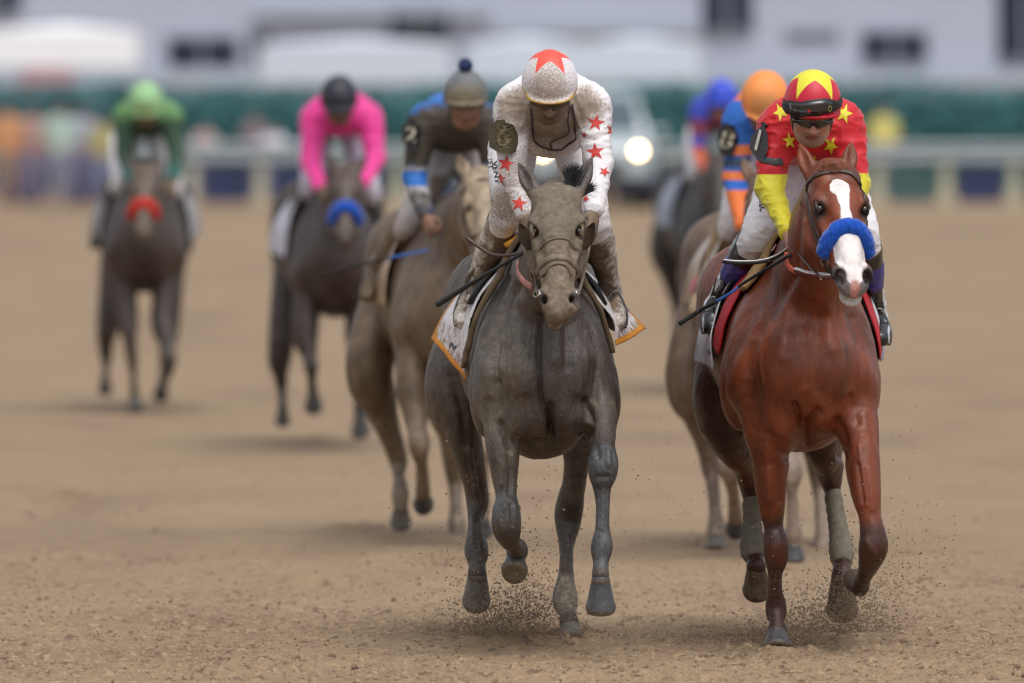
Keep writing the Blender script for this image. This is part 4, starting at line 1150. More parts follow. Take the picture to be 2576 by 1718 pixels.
white_cap = material("muddied_white_cap", (.74, .72, .76), rough=.45, spec=.4, var=.04, layers=(("mud", (.52, .46, .42), .09, 16., .10), ("mud", (.23, .17, .12), .08, 150., .34, .6, .75), ("star", (.72, .085, .06), .0022, 80., .0), ("gold", (.45, .27, .03), .003, 40., .003)))
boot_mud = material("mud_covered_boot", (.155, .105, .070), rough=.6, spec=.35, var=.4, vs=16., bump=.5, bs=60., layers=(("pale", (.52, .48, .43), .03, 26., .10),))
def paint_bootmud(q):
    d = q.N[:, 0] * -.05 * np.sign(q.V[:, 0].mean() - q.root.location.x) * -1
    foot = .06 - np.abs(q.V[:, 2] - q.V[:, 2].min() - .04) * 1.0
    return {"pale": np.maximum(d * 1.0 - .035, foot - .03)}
GJ = dict(h=.0065, belly=(1386, 342, .50), head=(1383, 231, .06), face=(36, 0, 0), j=dict(chest=(1385, 262, .34), pelvis=(1385, 262, .92),
      sh_l=(1291, 272, .30), sh_r=(1487, 266, .30), el_l=(1289, 425, .20), el_r=(1506, 410, .22), wr_l=(1322, 545, .03), wr_r=(1494, 532, .08),
      hip_l=(1290, 372, .80), hip_r=(1446, 350, .86), kn_l=(1276, 530, .50), kn_r=(1492, 545, .52), an_l=(1184, 745, .82), an_r=(1541, 745, .82), toe_l=(1163, 806, .68), toe_r=(1552, 812, .68)),
    silks=white_silks, breeches=white_breech, boots=boot_mud, cap=white_cap, paint_silks=paint_white, paint_breeches=paint_whitebr, paint_boots=paint_bootmud, paint_cap=paint_whitecap,
    skin=skin_mud, gogmat=material("mud_splashed_goggles", (.075, .06, .04), rough=.4, var=.4, vs=40.), reinmat=leather_mud, strapmat=leather_mud,
    label="jockey in muddy white silks with red stars and white cap", saddle_label="black racing saddle under the jockey in muddy white silks",
    folds=[([(1462, 330), (1490, 338), (1525, 318)], 4, .004), ([(1468, 345), (1500, 352), (1535, 332)], 4, -.004), ([(1465, 365), (1505, 362)], 4, .004), ([(1340, 225), (1325, 280), (1312, 320)], 4, .005), ([(1330, 225), (1318, 270)], 4, -.004), ([(1430, 240), (1447, 290), (1462, 320)], 4, .005), ([(1440, 238), (1455, 280)], 4, -.004),
        ([(1262, 455), (1300, 448), (1325, 455)], 4, .004), ([(1262, 470), (1300, 468), (1328, 478)], 4, -.004), ([(1265, 485), (1300, 480), (1328, 490)], 4, .004), ([(1385, 330), (1360, 390)], 5, -.004), ([(1470, 470), (1505, 480)], 4, .004), ([(1470, 490), (1500, 500)], 4, -.003)])
gj = jockey(GJ, gh)
gtree = bvh(gj.jacket)
red_star = material("red_star_print", (.52, .045, .035), rough=.6, var=.2, vs=30.)
for cx, cy, r, rot in ((1499, 309, 22, .15), (1498, 382, 24, -.12), (1540, 328, 18, .4), (1273, 412, 22, .2), (1306, 512, 21, .15), (1470, 340, 8, 0), (1520, 432, 14, .5), (1258, 450, 16, .1), (1474, 500, 10, .3)):
    patch("star_print", star(cx, cy, r, rot), gtree, red_star, gj.jacket, .002, 0, 2)
arm_mud = material("muddy_number_pad", (.085, .068, .035), rough=.6, var=.4, vs=22., bump=.5, bs=60.)
pad = plate("number_band", [(1233, 313), (1244, 308), (1248, 302), (1270, 301), (1272, 308), (1290, 313), (1303, 336), (1304, 380), (1280, 388), (1255, 384), (1231, 370), (1230, 340)], lambda x, y: 44.125 + .10 * ((x - 1272) / 42.) ** 2, arm_mud, gj.jacket, .014)
lettering("6", 1266, 346, 44, 0, bvh(pad), material("muddy_number", (.20, .165, .09), rough=.7, var=.3), pad, .003, 1., "number")
btree = bvh(gj.breeches)
black_ink = material("black_print", (.02, .02, .022), rough=.6, var=0)
lettering("JET", 1234, 412, 11, 1.45, btree, black_ink, gj.breeches, .002, 1.3)
lettering("VENT", 1248, 434, 11, 1.45, btree, black_ink, gj.breeches, .002, 1.5)
# cord of the spare goggles hanging round the neck
cord = material("goggle_cord", (.05, .035, .04), rough=.5, var=.2)
strap("goggle_strap", [(1337, 262), (1338, 300), (1342, 345), (1365, 366), (1405, 374), (1425, 362), (1448, 342), (1447, 300), (1438, 262)], gtree, cord, gj.jacket, .008, .004, 6, .006)
strap("goggle_strap", [(1432, 262), (1428, 300), (1430, 330), (1400, 345), (1385, 355), (1388, 368)], gtree, cord, gj.jacket, .006, .003, 6, .008)
stirrups(gh, gj, leather_mud)
# ------------------------------------------------------------------ the jockey in red with yellow stars
red_silks = material("red_silks", (.50, .012, .020), rough=.5, spec=.35, var=.08, bump=.15, bs=80., sheen=.2, layers=(("yellow", (.62, .55, .03), .0025, 60., 0.), ))
def paint_red(q):
    d = []
    for s in 'lr':
        E_, W_, S_ = q.G['el_' + s], q.G['wr_' + s], q.G['sh_' + s]
        ax = nz(W_ - S_); c = E_ * .9 + S_ * .1 + [0, 0, .030]
        t = (q.V - c) @ np.array([0, 0, -1.]); r = .10 - np.linalg.norm((q.V - E_) - np.outer((q.V - E_) @ nz(W_ - E_), nz(W_ - E_)), axis=1)
        d.append(np.minimum(t, r))
    return {"yellow": np.maximum(*d)}
red_cap = material("red_cap", (.50, .012, .035), rough=.42, spec=.4, var=.05, layers=(("star", (.66, .62, .04), .0022, 80., .0),))
boot_black = material("polished_black_boot", (.012, .012, .013), rough=.22, spec=.6, var=.2, coat=.3, layers=(("blue", (.035, .025, .22), .003, 40., .0, .5), ("wtrim", (.6, .6, .65), .003, 40., 0.)))
def paint_bootblue(q):
    s = 'l' if q.V[:, 0].mean() < q.root.location.x else 'r'
    K_, A_ = q.G['kn_' + s], q.G['an_' + s]
    t = ((q.V - K_) @ (A_ - K_)) / ((A_ - K_) @ (A_ - K_)); L = np.linalg.norm(A_ - K_)
    return {"blue": (.13 - np.abs(t - .47)) * L, "wtrim": np.where(q.N[:, 0] * (-1 if s == 'l' else 1) > .86, .02, -.02) + np.where(t > .62, 0, -.1)}
CJ = dict(h=.0065, belly=(2040, 360, .46), wrinkle=1.5, head=(2043, 286, .0), face=(23, 2, 2), k=1.03, j=dict(chest=(2042, 322, .34), pelvis=(2036, 320, .92),
      sh_l=(1956, 325, .30), sh_r=(2124, 318, .30), el_l=(1936, 472, .22), el_r=(2150, 470, .22), wr_l=(1984, 588, -.02), wr_r=(2120, 600, -.02),
      hip_l=(1985, 425, .86), hip_r=(2096, 425, .86), kn_l=(1908, 585, .46), kn_r=(2168, 582, .48), an_l=(1799, 768, .78), an_r=(2207, 800, .78), toe_l=(1790, 822, .64), toe_r=(2215, 850, .60)),
    silks=red_silks, breeches=white_cloth, boots=boot_black, cap=red_cap, paint_silks=paint_red, paint_boots=paint_bootblue, paint_cap=lambda q: {"star": star_cap(q, math.radians(6), .150)}, cuff=.86,
    label="jockey in clean red silks with yellow stars and yellow sleeves", saddle_label="black racing saddle under the jockey in red silks",
    folds=[([(1925, 480), (1960, 486)], 3, -.003), ([(1930, 500), (1965, 508)], 3, .003), ([(1945, 560), (1985, 545)], 3, -.003), ([(1950, 570), (1990, 556)], 3, .003), ([(1980, 330), (1990, 380)], 6, -.005), ([(2110, 330), (2100, 380)], 6, -.005), ([(1940, 300), (1990, 290)], 5, -.004), ([(1905, 560), (1940, 575), (1965, 600)], 5, .004), ([(1900, 580), (1940, 600)], 5, -.003), ([(2000, 450), (2030, 445)], 4, -.003)])
cj = jockey(CJ, ch)
ctree = bvh(cj.jacket)
yellow_star = material("yellow_star_print", (.62, .55, .03), rough=.55, var=.1)
for cx, cy, r, rot in ((1986, 354, 20, -.1), (2090, 366, 22, .5), (1964, 282, 22, -.5), (2124, 286, 24, .3), (2046, 405, 16, .3)):
    patch("star_print", star(cx, cy, r, rot, .9, 1.1), ctree, yellow_star, cj.jacket, .002, 0, 2)
grey_pad = material("grey_number_pad", (.05, .053, .06), rough=.5, var=.1, bump=.2, bs=120.)
pad_y = lambda x, y: 44.335 + .10 * ((1934 - x) / 46.) ** 2
pad = plate("number_band", [(1903, 328), (1921, 312), (1931, 338), (1933, 372), (1922, 402), (1904, 400), (1886, 374), (1889, 345)], pad_y, grey_pad, cj.jacket, .012)
strap("number_band_strap", [(1908, 394), (1925, 402), (1950, 408), (1968, 406)], ctree, grey_pad, pad, .030, .003, 5)
ptree = bvh(pad)
plate("number", [(1910, 325), (1916, 328), (1904, 379), (1897, 375)], lambda x, y: pad_y(x, y) - .006, material("white_number", (.72, .70, .62), rough=.6, var=.05), pad, .005)
patch("number_tag", [(1917, 312), (1923, 308), (1932, 316), (1926, 322)], ctree, rubber, pad, .004, .004, 1)
lettering("P", 1917, 524, 18, -.1, bvh(cj.breeches), black_ink, cj.breeches, .002, 1.3)
lettering("E", 1914, 506, 12, -.1, bvh(cj.breeches), black_ink, cj.breeches, .002, 1.3)
# goggles pushed up on the cap
htree = bvh(cj.helmet)
gp = [(x, y - 5) for x, y in [(1975, 266), (1989, 258), (2020, 262), (2034, 258), (2072, 253), (2091, 257), (2108, 262), (2110, 270), (2098, 280), (2086, 288), (2060, 297), (2010, 299), (1990, 292), (1978, 280)]]
gog = patch("goggles_on_cap", gp, htree, rubber, cj.helmet, .003, .012, 2)
gt = bvh(gog)
patch("lens", [(x, y - 5) for x, y in [(1986, 264), (2014, 266), (2034, 263), (2072, 258), (2092, 264), (2090, 278), (2060, 290), (2012, 292), (1990, 284)]], gt, lens_mat, gog, .002, .003, 2)
patch("goggle_badge", star(2085, 273, 6, 0, .8, 1.3, .95), gt, material("gold_ring", (.42, .36, .08), rough=.4, metal=.4, var=.1), gog, .007, 0, 1)
patch("goggle_badge", star(2085, 273, 4, 0, .8, 1.3, .95), gt, rubber, gog, .009, 0, 1)
patch("goggle_badge", star(2036, 279, 4, 0, 1.1, .8, .95), gt, material("red_dot", (.5, .01, .02), rough=.5, var=0), gog, .007, 0, 1)
strap("goggle_strap", [(2106, 264), (2112, 258), (2116, 250)], htree, rubber, cj.helmet, .03, .004, 4)
strap("goggle_strap", [(1980, 270), (1974, 262), (1972, 256)], htree, rubber, cj.helmet, .03, .004, 4)
stirrups(ch, cj)
# ------------------------------------------------------------------ tack of the two leading horses
def ring_px(x, y, r): return [(x + r * math.cos(a), y + r * math.sin(a)) for a in np.linspace(0, 2 * math.pi, 12)]
def roll_around(name, R, t, r, mat, span=84, wu=.082, wn=.112, cn=-.018, h=.007, fuzz=.003):
    f = R.f; F = Field()
    F.add(Chain([(*f.at(t + .085 * (1 - math.cos(a)), wu * math.sin(a), cn + wn * math.cos(a)), r * (1 - .25 * (abs(a) / math.radians(span)) ** 4), r) for a in np.radians(np.linspace(-span, span, 13))], f.t, 3), .01)
    V, Q = F.mesh(h, 0, 1); N = normals(V, Q)
    V = V + N * (fuzz * (vnoise(V, 70., 71) + .6 * vnoise(V, 140., 72)))[:, None]
    return put(name, V, Q, mat, R.root)
fleece_blue = material("blue_fleece", (.012, .075, .42), rough=.95, spec=.1, var=.35, vs=70., bump=1., bs=160., sheen=.5)
def tack_chestnut():
    R = ch; T = R.tree; W = R.root
    strap("browband", [(2030, 474), (2037, 456), (2058, 440), (2097, 432), (2132, 434), (2152, 446), (2166, 470)], T, leather, W, .020, .006)
    strap("cheekpiece", [(2029, 470), (2032, 505), (2040, 550), (2054, 596), (2066, 632), (2074, 655)], T, leather, W, .018, .006)
    strap("cheekpiece", [(2168, 470), (2180, 522), (2186, 565), (2188, 610)], T, leather, W, .018, .006)
    strap("noseband_strap", [(2032, 490), (2044, 545), (2064, 602)], T, leather, W, .013, .005)
    strap("bit", ring_px(2074, 658, 9), T, steel, W, .007, .003, 3)
    strap("curb_strap", [(2066, 640), (2078, 668), (2092, 690)], T, rubber, W, .018, .005)
    roll_around("shadow_roll", R, .585, .036, fleece_blue)
    F = Field()
    strap("breast_collar", [(1981, 634), (1981, 655), (1989, 672), (2004, 682)], T, material("coral_collar", (.62, .14, .085), rough=.6, var=.12), W, .030, .007)
    strap("breast_collar", [(2002, 680), (2030, 688), (2058, 692), (2086, 694)], T, material("maroon_collar", (.14, .035, .035), rough=.5, var=.2), W, .026, .007)
    strap("collar_trim", [(2002, 673), (2030, 681), (2058, 685), (2086, 687)], T, white_cloth, W, .006, .009)
    strap("collar_tag", [(2062, 686), (2066, 700)], T, white_cloth, W, .008, .007)
    # forelock, standing tufts between the ears
    rg = random.Random(4); H = [cast(T, 2092 + rg.gauss(0, 13), 424 + rg.uniform(-8, 10)) for _ in range(240)]
    hair("forelock", [h for h, n in H], [np.array([rg.uniform(-.8, .8), -.3, .45]) for _ in H], .030, .0017, chest_hair, W, .3, 3)
    wh = 1 / CHESTNUT['wide']
    S = lambda *r: [tuple((b, s * wh, z) for b, s, z in q) for q in r]
    red_cloth = material("red_saddle_cloth", (.42, .010, .018), rough=.6, var=.1, bump=.2, bs=200.)
    white_sc = material("white_saddle_cloth", (.68, .67, .72), rough=.7, var=.06, bump=.2, bs=120., layers=(("grime", (.34, .32, .38), .03, 18., .05),))
    o = cloth_sheet("saddle_cloth", R, S(((.60, -.335, 1.085), (.60, -.335, 1.25), (.60, -.24, 1.47), (.60, 0, 1.63), (.60, .24, 1.47), (.60, .31, 1.25), (.60, .31, 1.12)),
        ((.80, -.365, 1.10), (.80, -.35, 1.25), (.80, -.24, 1.48), (.80, 0, 1.62), (.80, .24, 1.48), (.80, .32, 1.25), (.80, .33, 1.12)),
        ((1.02, -.40, 1.10), (1.02, -.36, 1.28), (1.02, -.24, 1.48), (1.02, 0, 1.62), (1.02, .24, 1.48), (1.02, .33, 1.25), (1.02, .34, 1.12))), white_sc, "white saddle cloth with a red front panel on the chestnut horse", "saddle cloth", "saddle cloths", {"grime": lambda a: .02 - a["hem"] * .2})
    lettering("N", 1800, 858, 26, .12, bvh(o), black_ink, o, .003, .5)
    lettering("M", 1787, 885, 15, 1.4, bvh(o), material("faded_print", (.16, .14, .24), rough=.7, var=.1), o, .003, 1.)
    cloth_sheet("front_panel", R, S(((.46, -.27, 1.15), (.43, -.25, 1.30), (.43, -.15, 1.48), (.45, 0, 1.62), (.43, .15, 1.48), (.43, .25, 1.30), (.46, .27, 1.13)),
        ((.54, -.315, 1.155), (.50, -.27, 1.30), (.50, -.17, 1.48), (.50, 0, 1.62), (.50, .17, 1.48), (.50, .27, 1.30), (.54, .30, 1.13)),
        ((.62, -.325, 1.18), (.57, -.28, 1.32), (.57, -.18, 1.49), (.56, 0, 1.62), (.57, .18, 1.49), (.57, .28, 1.30), (.62, .31, 1.16))), red_cloth, None, None, None, None, .006, parent=o)
    cloth_sheet("chamois_pad", R, S(((.34, -.20, 1.40), (.34, -.14, 1.50), (.36, 0, 1.62), (.34, .14, 1.50), (.34, .20, 1.40)), ((.39, -.21, 1.39), (.39, -.15, 1.50), (.41, 0, 1.625), (.39, .15, 1.50), (.39, .21, 1.39)),
        ((.44, -.22, 1.40), (.44, -.16, 1.50), (.46, 0, 1.625), (.44, .16, 1.50), (.44, .22, 1.40))), material("tan_chamois", (.36, .235, .105), rough=.85, var=.15), None, None, None, None, .020, parent=o)
    rod("whip", [(1708, 815), (1760, 782), (1830, 742), (1880, 706), (1990, 640)], [.0095, .0085, .0055, .006, .007], None, "black whip with a blue band held by the jockey in red", "whip", [44.36, 44.34, 44.24, 44.20, 44.02],
        [("popper", 0, .27, rubber), ("shaft", .27, .42, rubber), ("blue_grip", .42, .66, material("blue_tape", (.03, .12, .42), rough=.4, var=.1)), ("handle", .66, 1., rubber)])
    # the loose end of the rein over the knee
    m = MB(); m.tube(catmull([P(1818, 657, 44.22), P(1850, 661, 44.2), P(1905, 660, 44.18), P(1950, 648, 44.16), P(1992, 620, 44.05)], 6), .0075, n=6, flat=.45); m.build("rein", rubber, W)
    m = MB(); m.tube(catmull([P(1820, 653, 44.21), P(1850, 656, 44.19), P(1905, 655, 44.17), P(1950, 643, 44.15), P(1992, 615, 44.04)], 6), .003, n=6); m.build("rein_edging", white_cloth, W)
tack_chestnut()

hood_mat = material("muddy_hood_cloth", (.150, .124, .094), rough=.85, spec=.2, var=.38, vs=42., bump=.7, bs=130.)
cup_mat = material("brown_blinker_cup", (.055, .038, .024), rough=.45, spec=.4, var=.35, vs=30.)
def tack_grey():
    R = gh; T = R.tree; W = R.root; f = R.f
    F = Field(); F.ops = []
    horse_head(F, f, [])
    F.ops = [o for o in F.ops if o[0] == 0]
    F.cut(f.at(.49, 0, .08), f.t + f.n * .25, .004); F.cut(f.at(-.01, 0, 0), -f.t, .01)
    for s in (-1, 1):
        F.sub(Ell(f.at(.375, s * .098, .045), np.array((.06, .036, .040)), f.M), .012)
        F.sub(Ell(f.at(-.02, s * .075, -.01), np.array((.045, .05, .05)), f.M), .01)
    V, Q = F.mesh(.0075, .0055, 1); N = normals(V, Q); V = V + N * (.0015 * vnoise(V, 60., 81))[:, None]
    put("blinker_hood", V, Q, hood_mat, W)
    for s in (-1, 1):
        R_ = []
        for t in np.linspace(-1, 1, 11):
            w = (1 - abs(t) ** 3.2) ** .5 + .02
            out, inn = [], []
            for j in np.linspace(0, 1, 7):
                a = j * math.radians(105)
                uu, nn = .090 + .072 * math.sin(a * .9) * (.45 + .55 * w), -.045 + .062 * (1 - math.cos(a)) * w
                out.append(f.at(.335 + t * .086, s * uu, nn)); inn.append(f.at(.335 + t * .082, s * (uu - .006), nn + .002))
            R_.append(out + inn[::-1])
        m = MB(); m.rings(R_); m.build("blinker_cup", cup_mat, W)
    A = lambda n, p, w=.015, mt=leather_mud: strap(n, p, T, mt, W, w, .005)
    A("hood_edge", [(1336, 668), (1352, 634), (1378, 608), (1405, 599), (1432, 606), (1462, 640)], .010)
    A("noseband", [(1348, 698), (1358, 672), (1376, 654), (1402, 647), (1428, 652), (1448, 672), (1460, 700)], .026)
    A("noseband", [(1372, 690), (1382, 672), (1402, 663), (1424, 670), (1436, 694)], .010)
    A("cheekpiece", [(1336, 640), (1336, 680), (1344, 715), (1356, 742)], .017)
    A("cheekpiece", [(1466, 640), (1468, 676), (1462, 712), (1450, 742)], .017)
    A("bit_strap", [(1330, 660), (1345, 690), (1352, 700)], .014); A("bit_strap", [(1474, 650), (1466, 684), (1454, 700)], .014)
    A("bit", ring_px(1352, 738, 8), .006, steel); A("bit", ring_px(1455, 734, 8), .006, steel)
    A("breast_collar", [(1303, 660), (1304, 684), (1318, 706), (1340, 722)], .032, material("pink_collar", (.46, .22, .20), rough=.7, var=.25, vs=30.))
    strap("noseband_lining", [(1356, 700), (1372, 690)], T, leather, W, .01, .004)
    rg = random.Random(8)
    H = [cast(T, 1441 + rg.gauss(0, 7), 466 + rg.uniform(-8, 4)) for _ in range(330)]
    hair("forelock", [h for h, n in H], [np.array([rg.uniform(-.35, .35), .15, 1.]) for _ in H], .085, .0015, black_hair, W, .08, 2, .22)
    H = [cast(T, 1486 + rg.gauss(0, 5), 498 + rg.uniform(-6, 10)) for _ in range(170)]
    hair("forelock", [h for h, n in H], [np.array([rg.uniform(.2, .9), .2, .8]) for _ in H], .070, .0015, black_hair, W, .25, 5, .25)
    sc_mat = material("muddied_saddle_cloth", (.64, .62, .64), rough=.75, var=.06, bump=.3, bs=90., layers=(("mud", (.26, .19, .125), .04, 26., .14), ("edge", (.62, .24, .018), .002, 60., .002), ("spots", (.20, .13, .07), .03, 55., .25)))
    o = cloth_sheet("saddle_cloth", R, (((.55, -.275, 1.075), (.55, -.265, 1.25), (.55, -.17, 1.45), (.55, 0, 1.61), (.55, .17, 1.46), (.55, .29, 1.32), (.55, .31, 1.21)),
        ((.80, -.345, 1.155), (.80, -.31, 1.30), (.80, -.22, 1.47), (.80, 0, 1.60), (.80, .22, 1.48), (.80, .33, 1.33), (.80, .385, 1.235)),
        ((1.05, -.40, 1.225), (1.05, -.335, 1.35), (1.05, -.2, 1.5), (1.05, 0, 1.6), (1.05, .2, 1.5), (1.05, .345, 1.38), (1.05, .455, 1.265))), sc_mat, "muddy white saddle cloth with an orange border on the dark horse", "saddle cloth", "saddle cloths",
        {"edge": lambda a: .024 - np.minimum.reduce([a["hem"], a["rear"]]), "mud": lambda a: .05 - a["hem"] * .45 - .03 + 0 * a["rear"], "spots": lambda a: -.05 + 0 * a["hem"]})
    tb = bvh(o)
    lettering("N", 1140, 872, 14, .55, tb, black_ink, o, .003, 1.2, far=1.); lettering("MS", 1572, 785, 14, -.9, tb, material("faded_print", (.16, .14, .24), rough=.7, var=.1), o, .003, 1., far=1.)
    cloth_sheet("saddle_pad", R, (((.42, -.25, 1.14), (.37, -.23, 1.32), (.36, -.14, 1.49), (.37, 0, 1.61), (.36, .14, 1.49), (.37, .23, 1.32), (.42, .25, 1.18)),
        ((.47, -.26, 1.12), (.42, -.24, 1.32), (.41, -.15, 1.49), (.43, 0, 1.61), (.41, .15, 1.49), (.42, .24, 1.32), (.47, .26, 1.18))), material("muddy_tan_pad", (.13, .092, .05), rough=.85, var=.3, vs=14.), None, None, None, None, .020, parent=o)
    cloth_sheet("towel", R, (((.42, -.12, 1.60), (.42, 0, 1.67), (.42, .10, 1.62)), ((.56, -.13, 1.60), (.56, 0, 1.67), (.56, .11, 1.62))), material("orange_towel", (.66, .30, .02), rough=.85, var=.1), None, None, None, None, .018, parent=o)
    rod("whip", [(1100, 766), (1150, 735), (1220, 692), (1320, 634)], [.0125, .0110, .0075, .006], None, "muddy black whip held by the jockey in white", "whip", [44.22, 44.16, 44.05, 43.92],
        [("handle", 0, .42, material("muddy_rubber", (.022, .024, .025), rough=.5, var=.4, vs=60.)), ("shaft", .42, 1., rubber)])
    m = MB(); m.tube(catmull([P(1173, 598, 44.10), P(1200, 617, 44.08), P(1240, 640, 44.05), P(1290, 640, 44.0), P(1345, 618, 43.85)], 6), .008, n=6, flat=.6); m.build("rein", leather, W)
tack_grey()
# ------------------------------------------------------------------ the horses behind
def remap(J, cx, gy, Yc, dx=0):
    r = 44. / Yc
    return [dict(L, j=[(cx + (x - 1370) * r, gy + (y - 1611) * r, d, w * r, q) for x, y, d, w, q in L['j']],
                 hoof=tuple((cx + (x - 1370) * r, gy + (y - 1611) * r, d, w * r) for x, y, d, w in L['hoof'])) for L in J]
def ear_pair(p, R, lean=.25):
    x, y, d = p
    return [((x - 46 * R, y + 6 * R, d + .03), (x - 78 * R, y - 70 * R, d + .1), (-lean, -1, .1)), ((x + 46 * R, y + 6 * R, d + .03), (x + 78 * R, y - 70 * R, d + .1), (lean, -1, .1))]
def tj(cx, yh, Yc, **kw):
    r = 44. / Yc
    j = {k: (cx + (x - 1385) * r, yh + (y - 229) * r, d) for k, (x, y, d) in GJ['j'].items()}
    j.update({k: v for k, v in kw.items()})
    return j
def simple_tack(R, cloth_mat, label, pad=None):
    S = R.S; f = R.f
    o = cloth_sheet("saddle_cloth", R, (((.50, -.30, 1.12), (.50, -.28, 1.30), (.50, -.2, 1.5), (.50, 0, 1.63), (.50, .2, 1.5), (.50, .28, 1.30), (.50, .30, 1.12)), ((.78, -.34, 1.14), (.78, -.31, 1.32), (.78, -.2, 1.5), (.78, 0, 1.62), (.78, .2, 1.5), (.78, .31, 1.32), (.78, .34, 1.14)),
        ((1.05, -.37, 1.16), (1.05, -.33, 1.34), (1.05, -.2, 1.5), (1.05, 0, 1.61), (1.05, .2, 1.5), (1.05, .33, 1.34), (1.05, .37, 1.16))), cloth_mat, label, "saddle cloth", "saddle cloths", {"mud": lambda a: .06 - a["hem"] * .3}, n=8)
    # bridle: browband, cheekpieces and noseband round the head
    for t, wu, wn, cn, nm in ((.14, .100, .118, -.03, "browband"), (.66, .080, .085, -.01, "noseband")):
        m = MB(); m.tube([f.at(t, wu * math.sin(a), cn + wn * math.cos(a)) for a in np.linspace(-2, 2, 15)], .010, n=6, flat=.6); m.build(nm, leather, R.root)
    for s in (-1, 1):
        m = MB(); m.tube(catmull([f.at(.12, s * .103, -.03), f.at(.4, s * .112, -.03), f.at(.66, s * .086, -.01), f.at(.86, s * .076, -.005)], 4), .009, n=6, flat=.6); m.build("cheekpiece", leather, R.root)
    return o
def coat(name, base, head, leg, **kw):
    return material(name, base, rough=.5, spec=.4, var=.3, vs=6., bump=.4, bs=60., mott=.3, streak=.4, layers=(("head", head, .04, 12., .04), ("leg", leg, .08, 9., .06)))
def paint_plain(R):
    f = R.f; q = R.V - f.o; t = q @ f.t / f.L
    inh = np.minimum.reduce([.12 - np.abs(q @ f.u), .22 - np.abs(q @ f.n), (t + .15) * .6])
    return {"head": np.minimum(inh, .05), "leg": .55 - R.V[:, 2]}
def lj(*rows): return [tuple(r) for r in rows]

# --- buff muddy horse and the jockey in blue with a pompom cap
BUFF = dict(Y=54.0, h=.0115, cx=1140, yaw=4, poll=(1212, 442, -.45), lip=(1230, 690, -.8), face=4, ears=ear_pair((1212, 440, -.42), .8), hairmat=chest_hair, paint=paint_plain,
    mat=coat("buff_muddy_coat", (.125, .084, .052), (.27, .205, .135), (.20, .15, .105)),
    legs=[dict(kind='fore', side=-1, j=lj((1036, 960, .08, 42, 1.35), (1044, 1030, .02, 33, 1.3), (1050, 1078, -.05, 26, 1.2), (1054, 1112, -.1, 29, 1.), (1056, 1138, -.06, 23, 1.), (1060, 1165, .1, 16, 1.2), (1063, 1212, .22, 18, 1.2), (1064, 1238, .28, 20, 1.1)), hoof=((1064, 1240, .3, 20), (1065, 1266, .42, 27)), fwd=(0, -.2, -1)),
          dict(kind='fore', side=1, j=lj((1210, 960, .08, 40, 1.35), (1214, 1030, -.1, 32, 1.3), (1216, 1090, -.25, 26, 1.1), (1216, 1120, -.3, 30, 1.), (1215, 1160, -.3, 18, 1.2), (1213, 1230, -.3, 16, 1.3), (1212, 1270, -.3, 23, 1.1), (1211, 1300, -.33, 17, 1.1)), hoof=((1211, 1302, -.33, 23), (1211, 1340, -.28, 31))),
          dict(kind='hind', side=-1, j=lj((932, 900, 1.35, 62, 1.7), (952, 1000, 1.4, 44, 1.7), (982, 1095, 1.48, 28, 1.5), (1000, 1150, 1.55, 25, 1.4), (1004, 1195, 1.5, 16, 1.3), (1007, 1245, 1.42, 22, 1.1), (1008, 1272, 1.4, 18, 1.1)), hoof=((1008, 1274, 1.4, 22), (1008, 1318, 1.46, 28)), hmat=hoof_mud),
          dict(kind='hind', side=1, j=lj((1125, 960, 1.3, 60, 1.7), (1136, 1080, 1.38, 36, 1.7), (1142, 1170, 1.46, 27, 1.4), (1145, 1215, 1.48, 20, 1.3), (1147, 1265, 1.42, 16, 1.3), (1148, 1318, 1.32, 23, 1.1), (1150, 1342, 1.28, 17, 1.1)), hoof=((1150, 1345, 1.28, 22), (1153, 1380, 1.24, 30)), hmat=hoof_mud)])
bh = horse(BUFF, "pale buff muddy horse behind the leaders, ridden by the jockey in blue", RACE)
o = simple_tack(bh, material("mud_soaked_cloth", (.50, .42, .36), rough=.8, var=.25, vs=6., layers=(("mud", (.30, .20, .12), .03, 12., .08),)), "mud-soaked saddle cloth on the buff horse")
blue_silks = material("muddied_blue_silks", (.022, .14, .46), rough=.55, spec=.3, var=.1, layers=(("band", (.40, .40, .43), .004, 20., .004), ("mud", (.052, .042, .028), .05, 14., .09)))
def paint_blue(q):
    p = PX(q.V)
    a = np.where(q.N[:, 1] < .25, np.clip(polysd(p, [(1000, 300), (1080, 262), (1250, 262), (1260, 420), (1000, 425)]) * .003, -.15, .12), -.15)
    b = np.clip(polysd(p, [(1000, 470), (1100, 470), (1100, 600), (1000, 600)]) * .002, -.1, .05)
    z = q.V[:, 2]; g = q.G['el_l'][2]
    band = np.maximum(.012 - np.abs(z - g - .045), .05 - np.abs(z - g + .09))
    return {"mud": np.maximum(a, b - .02), "band": band}
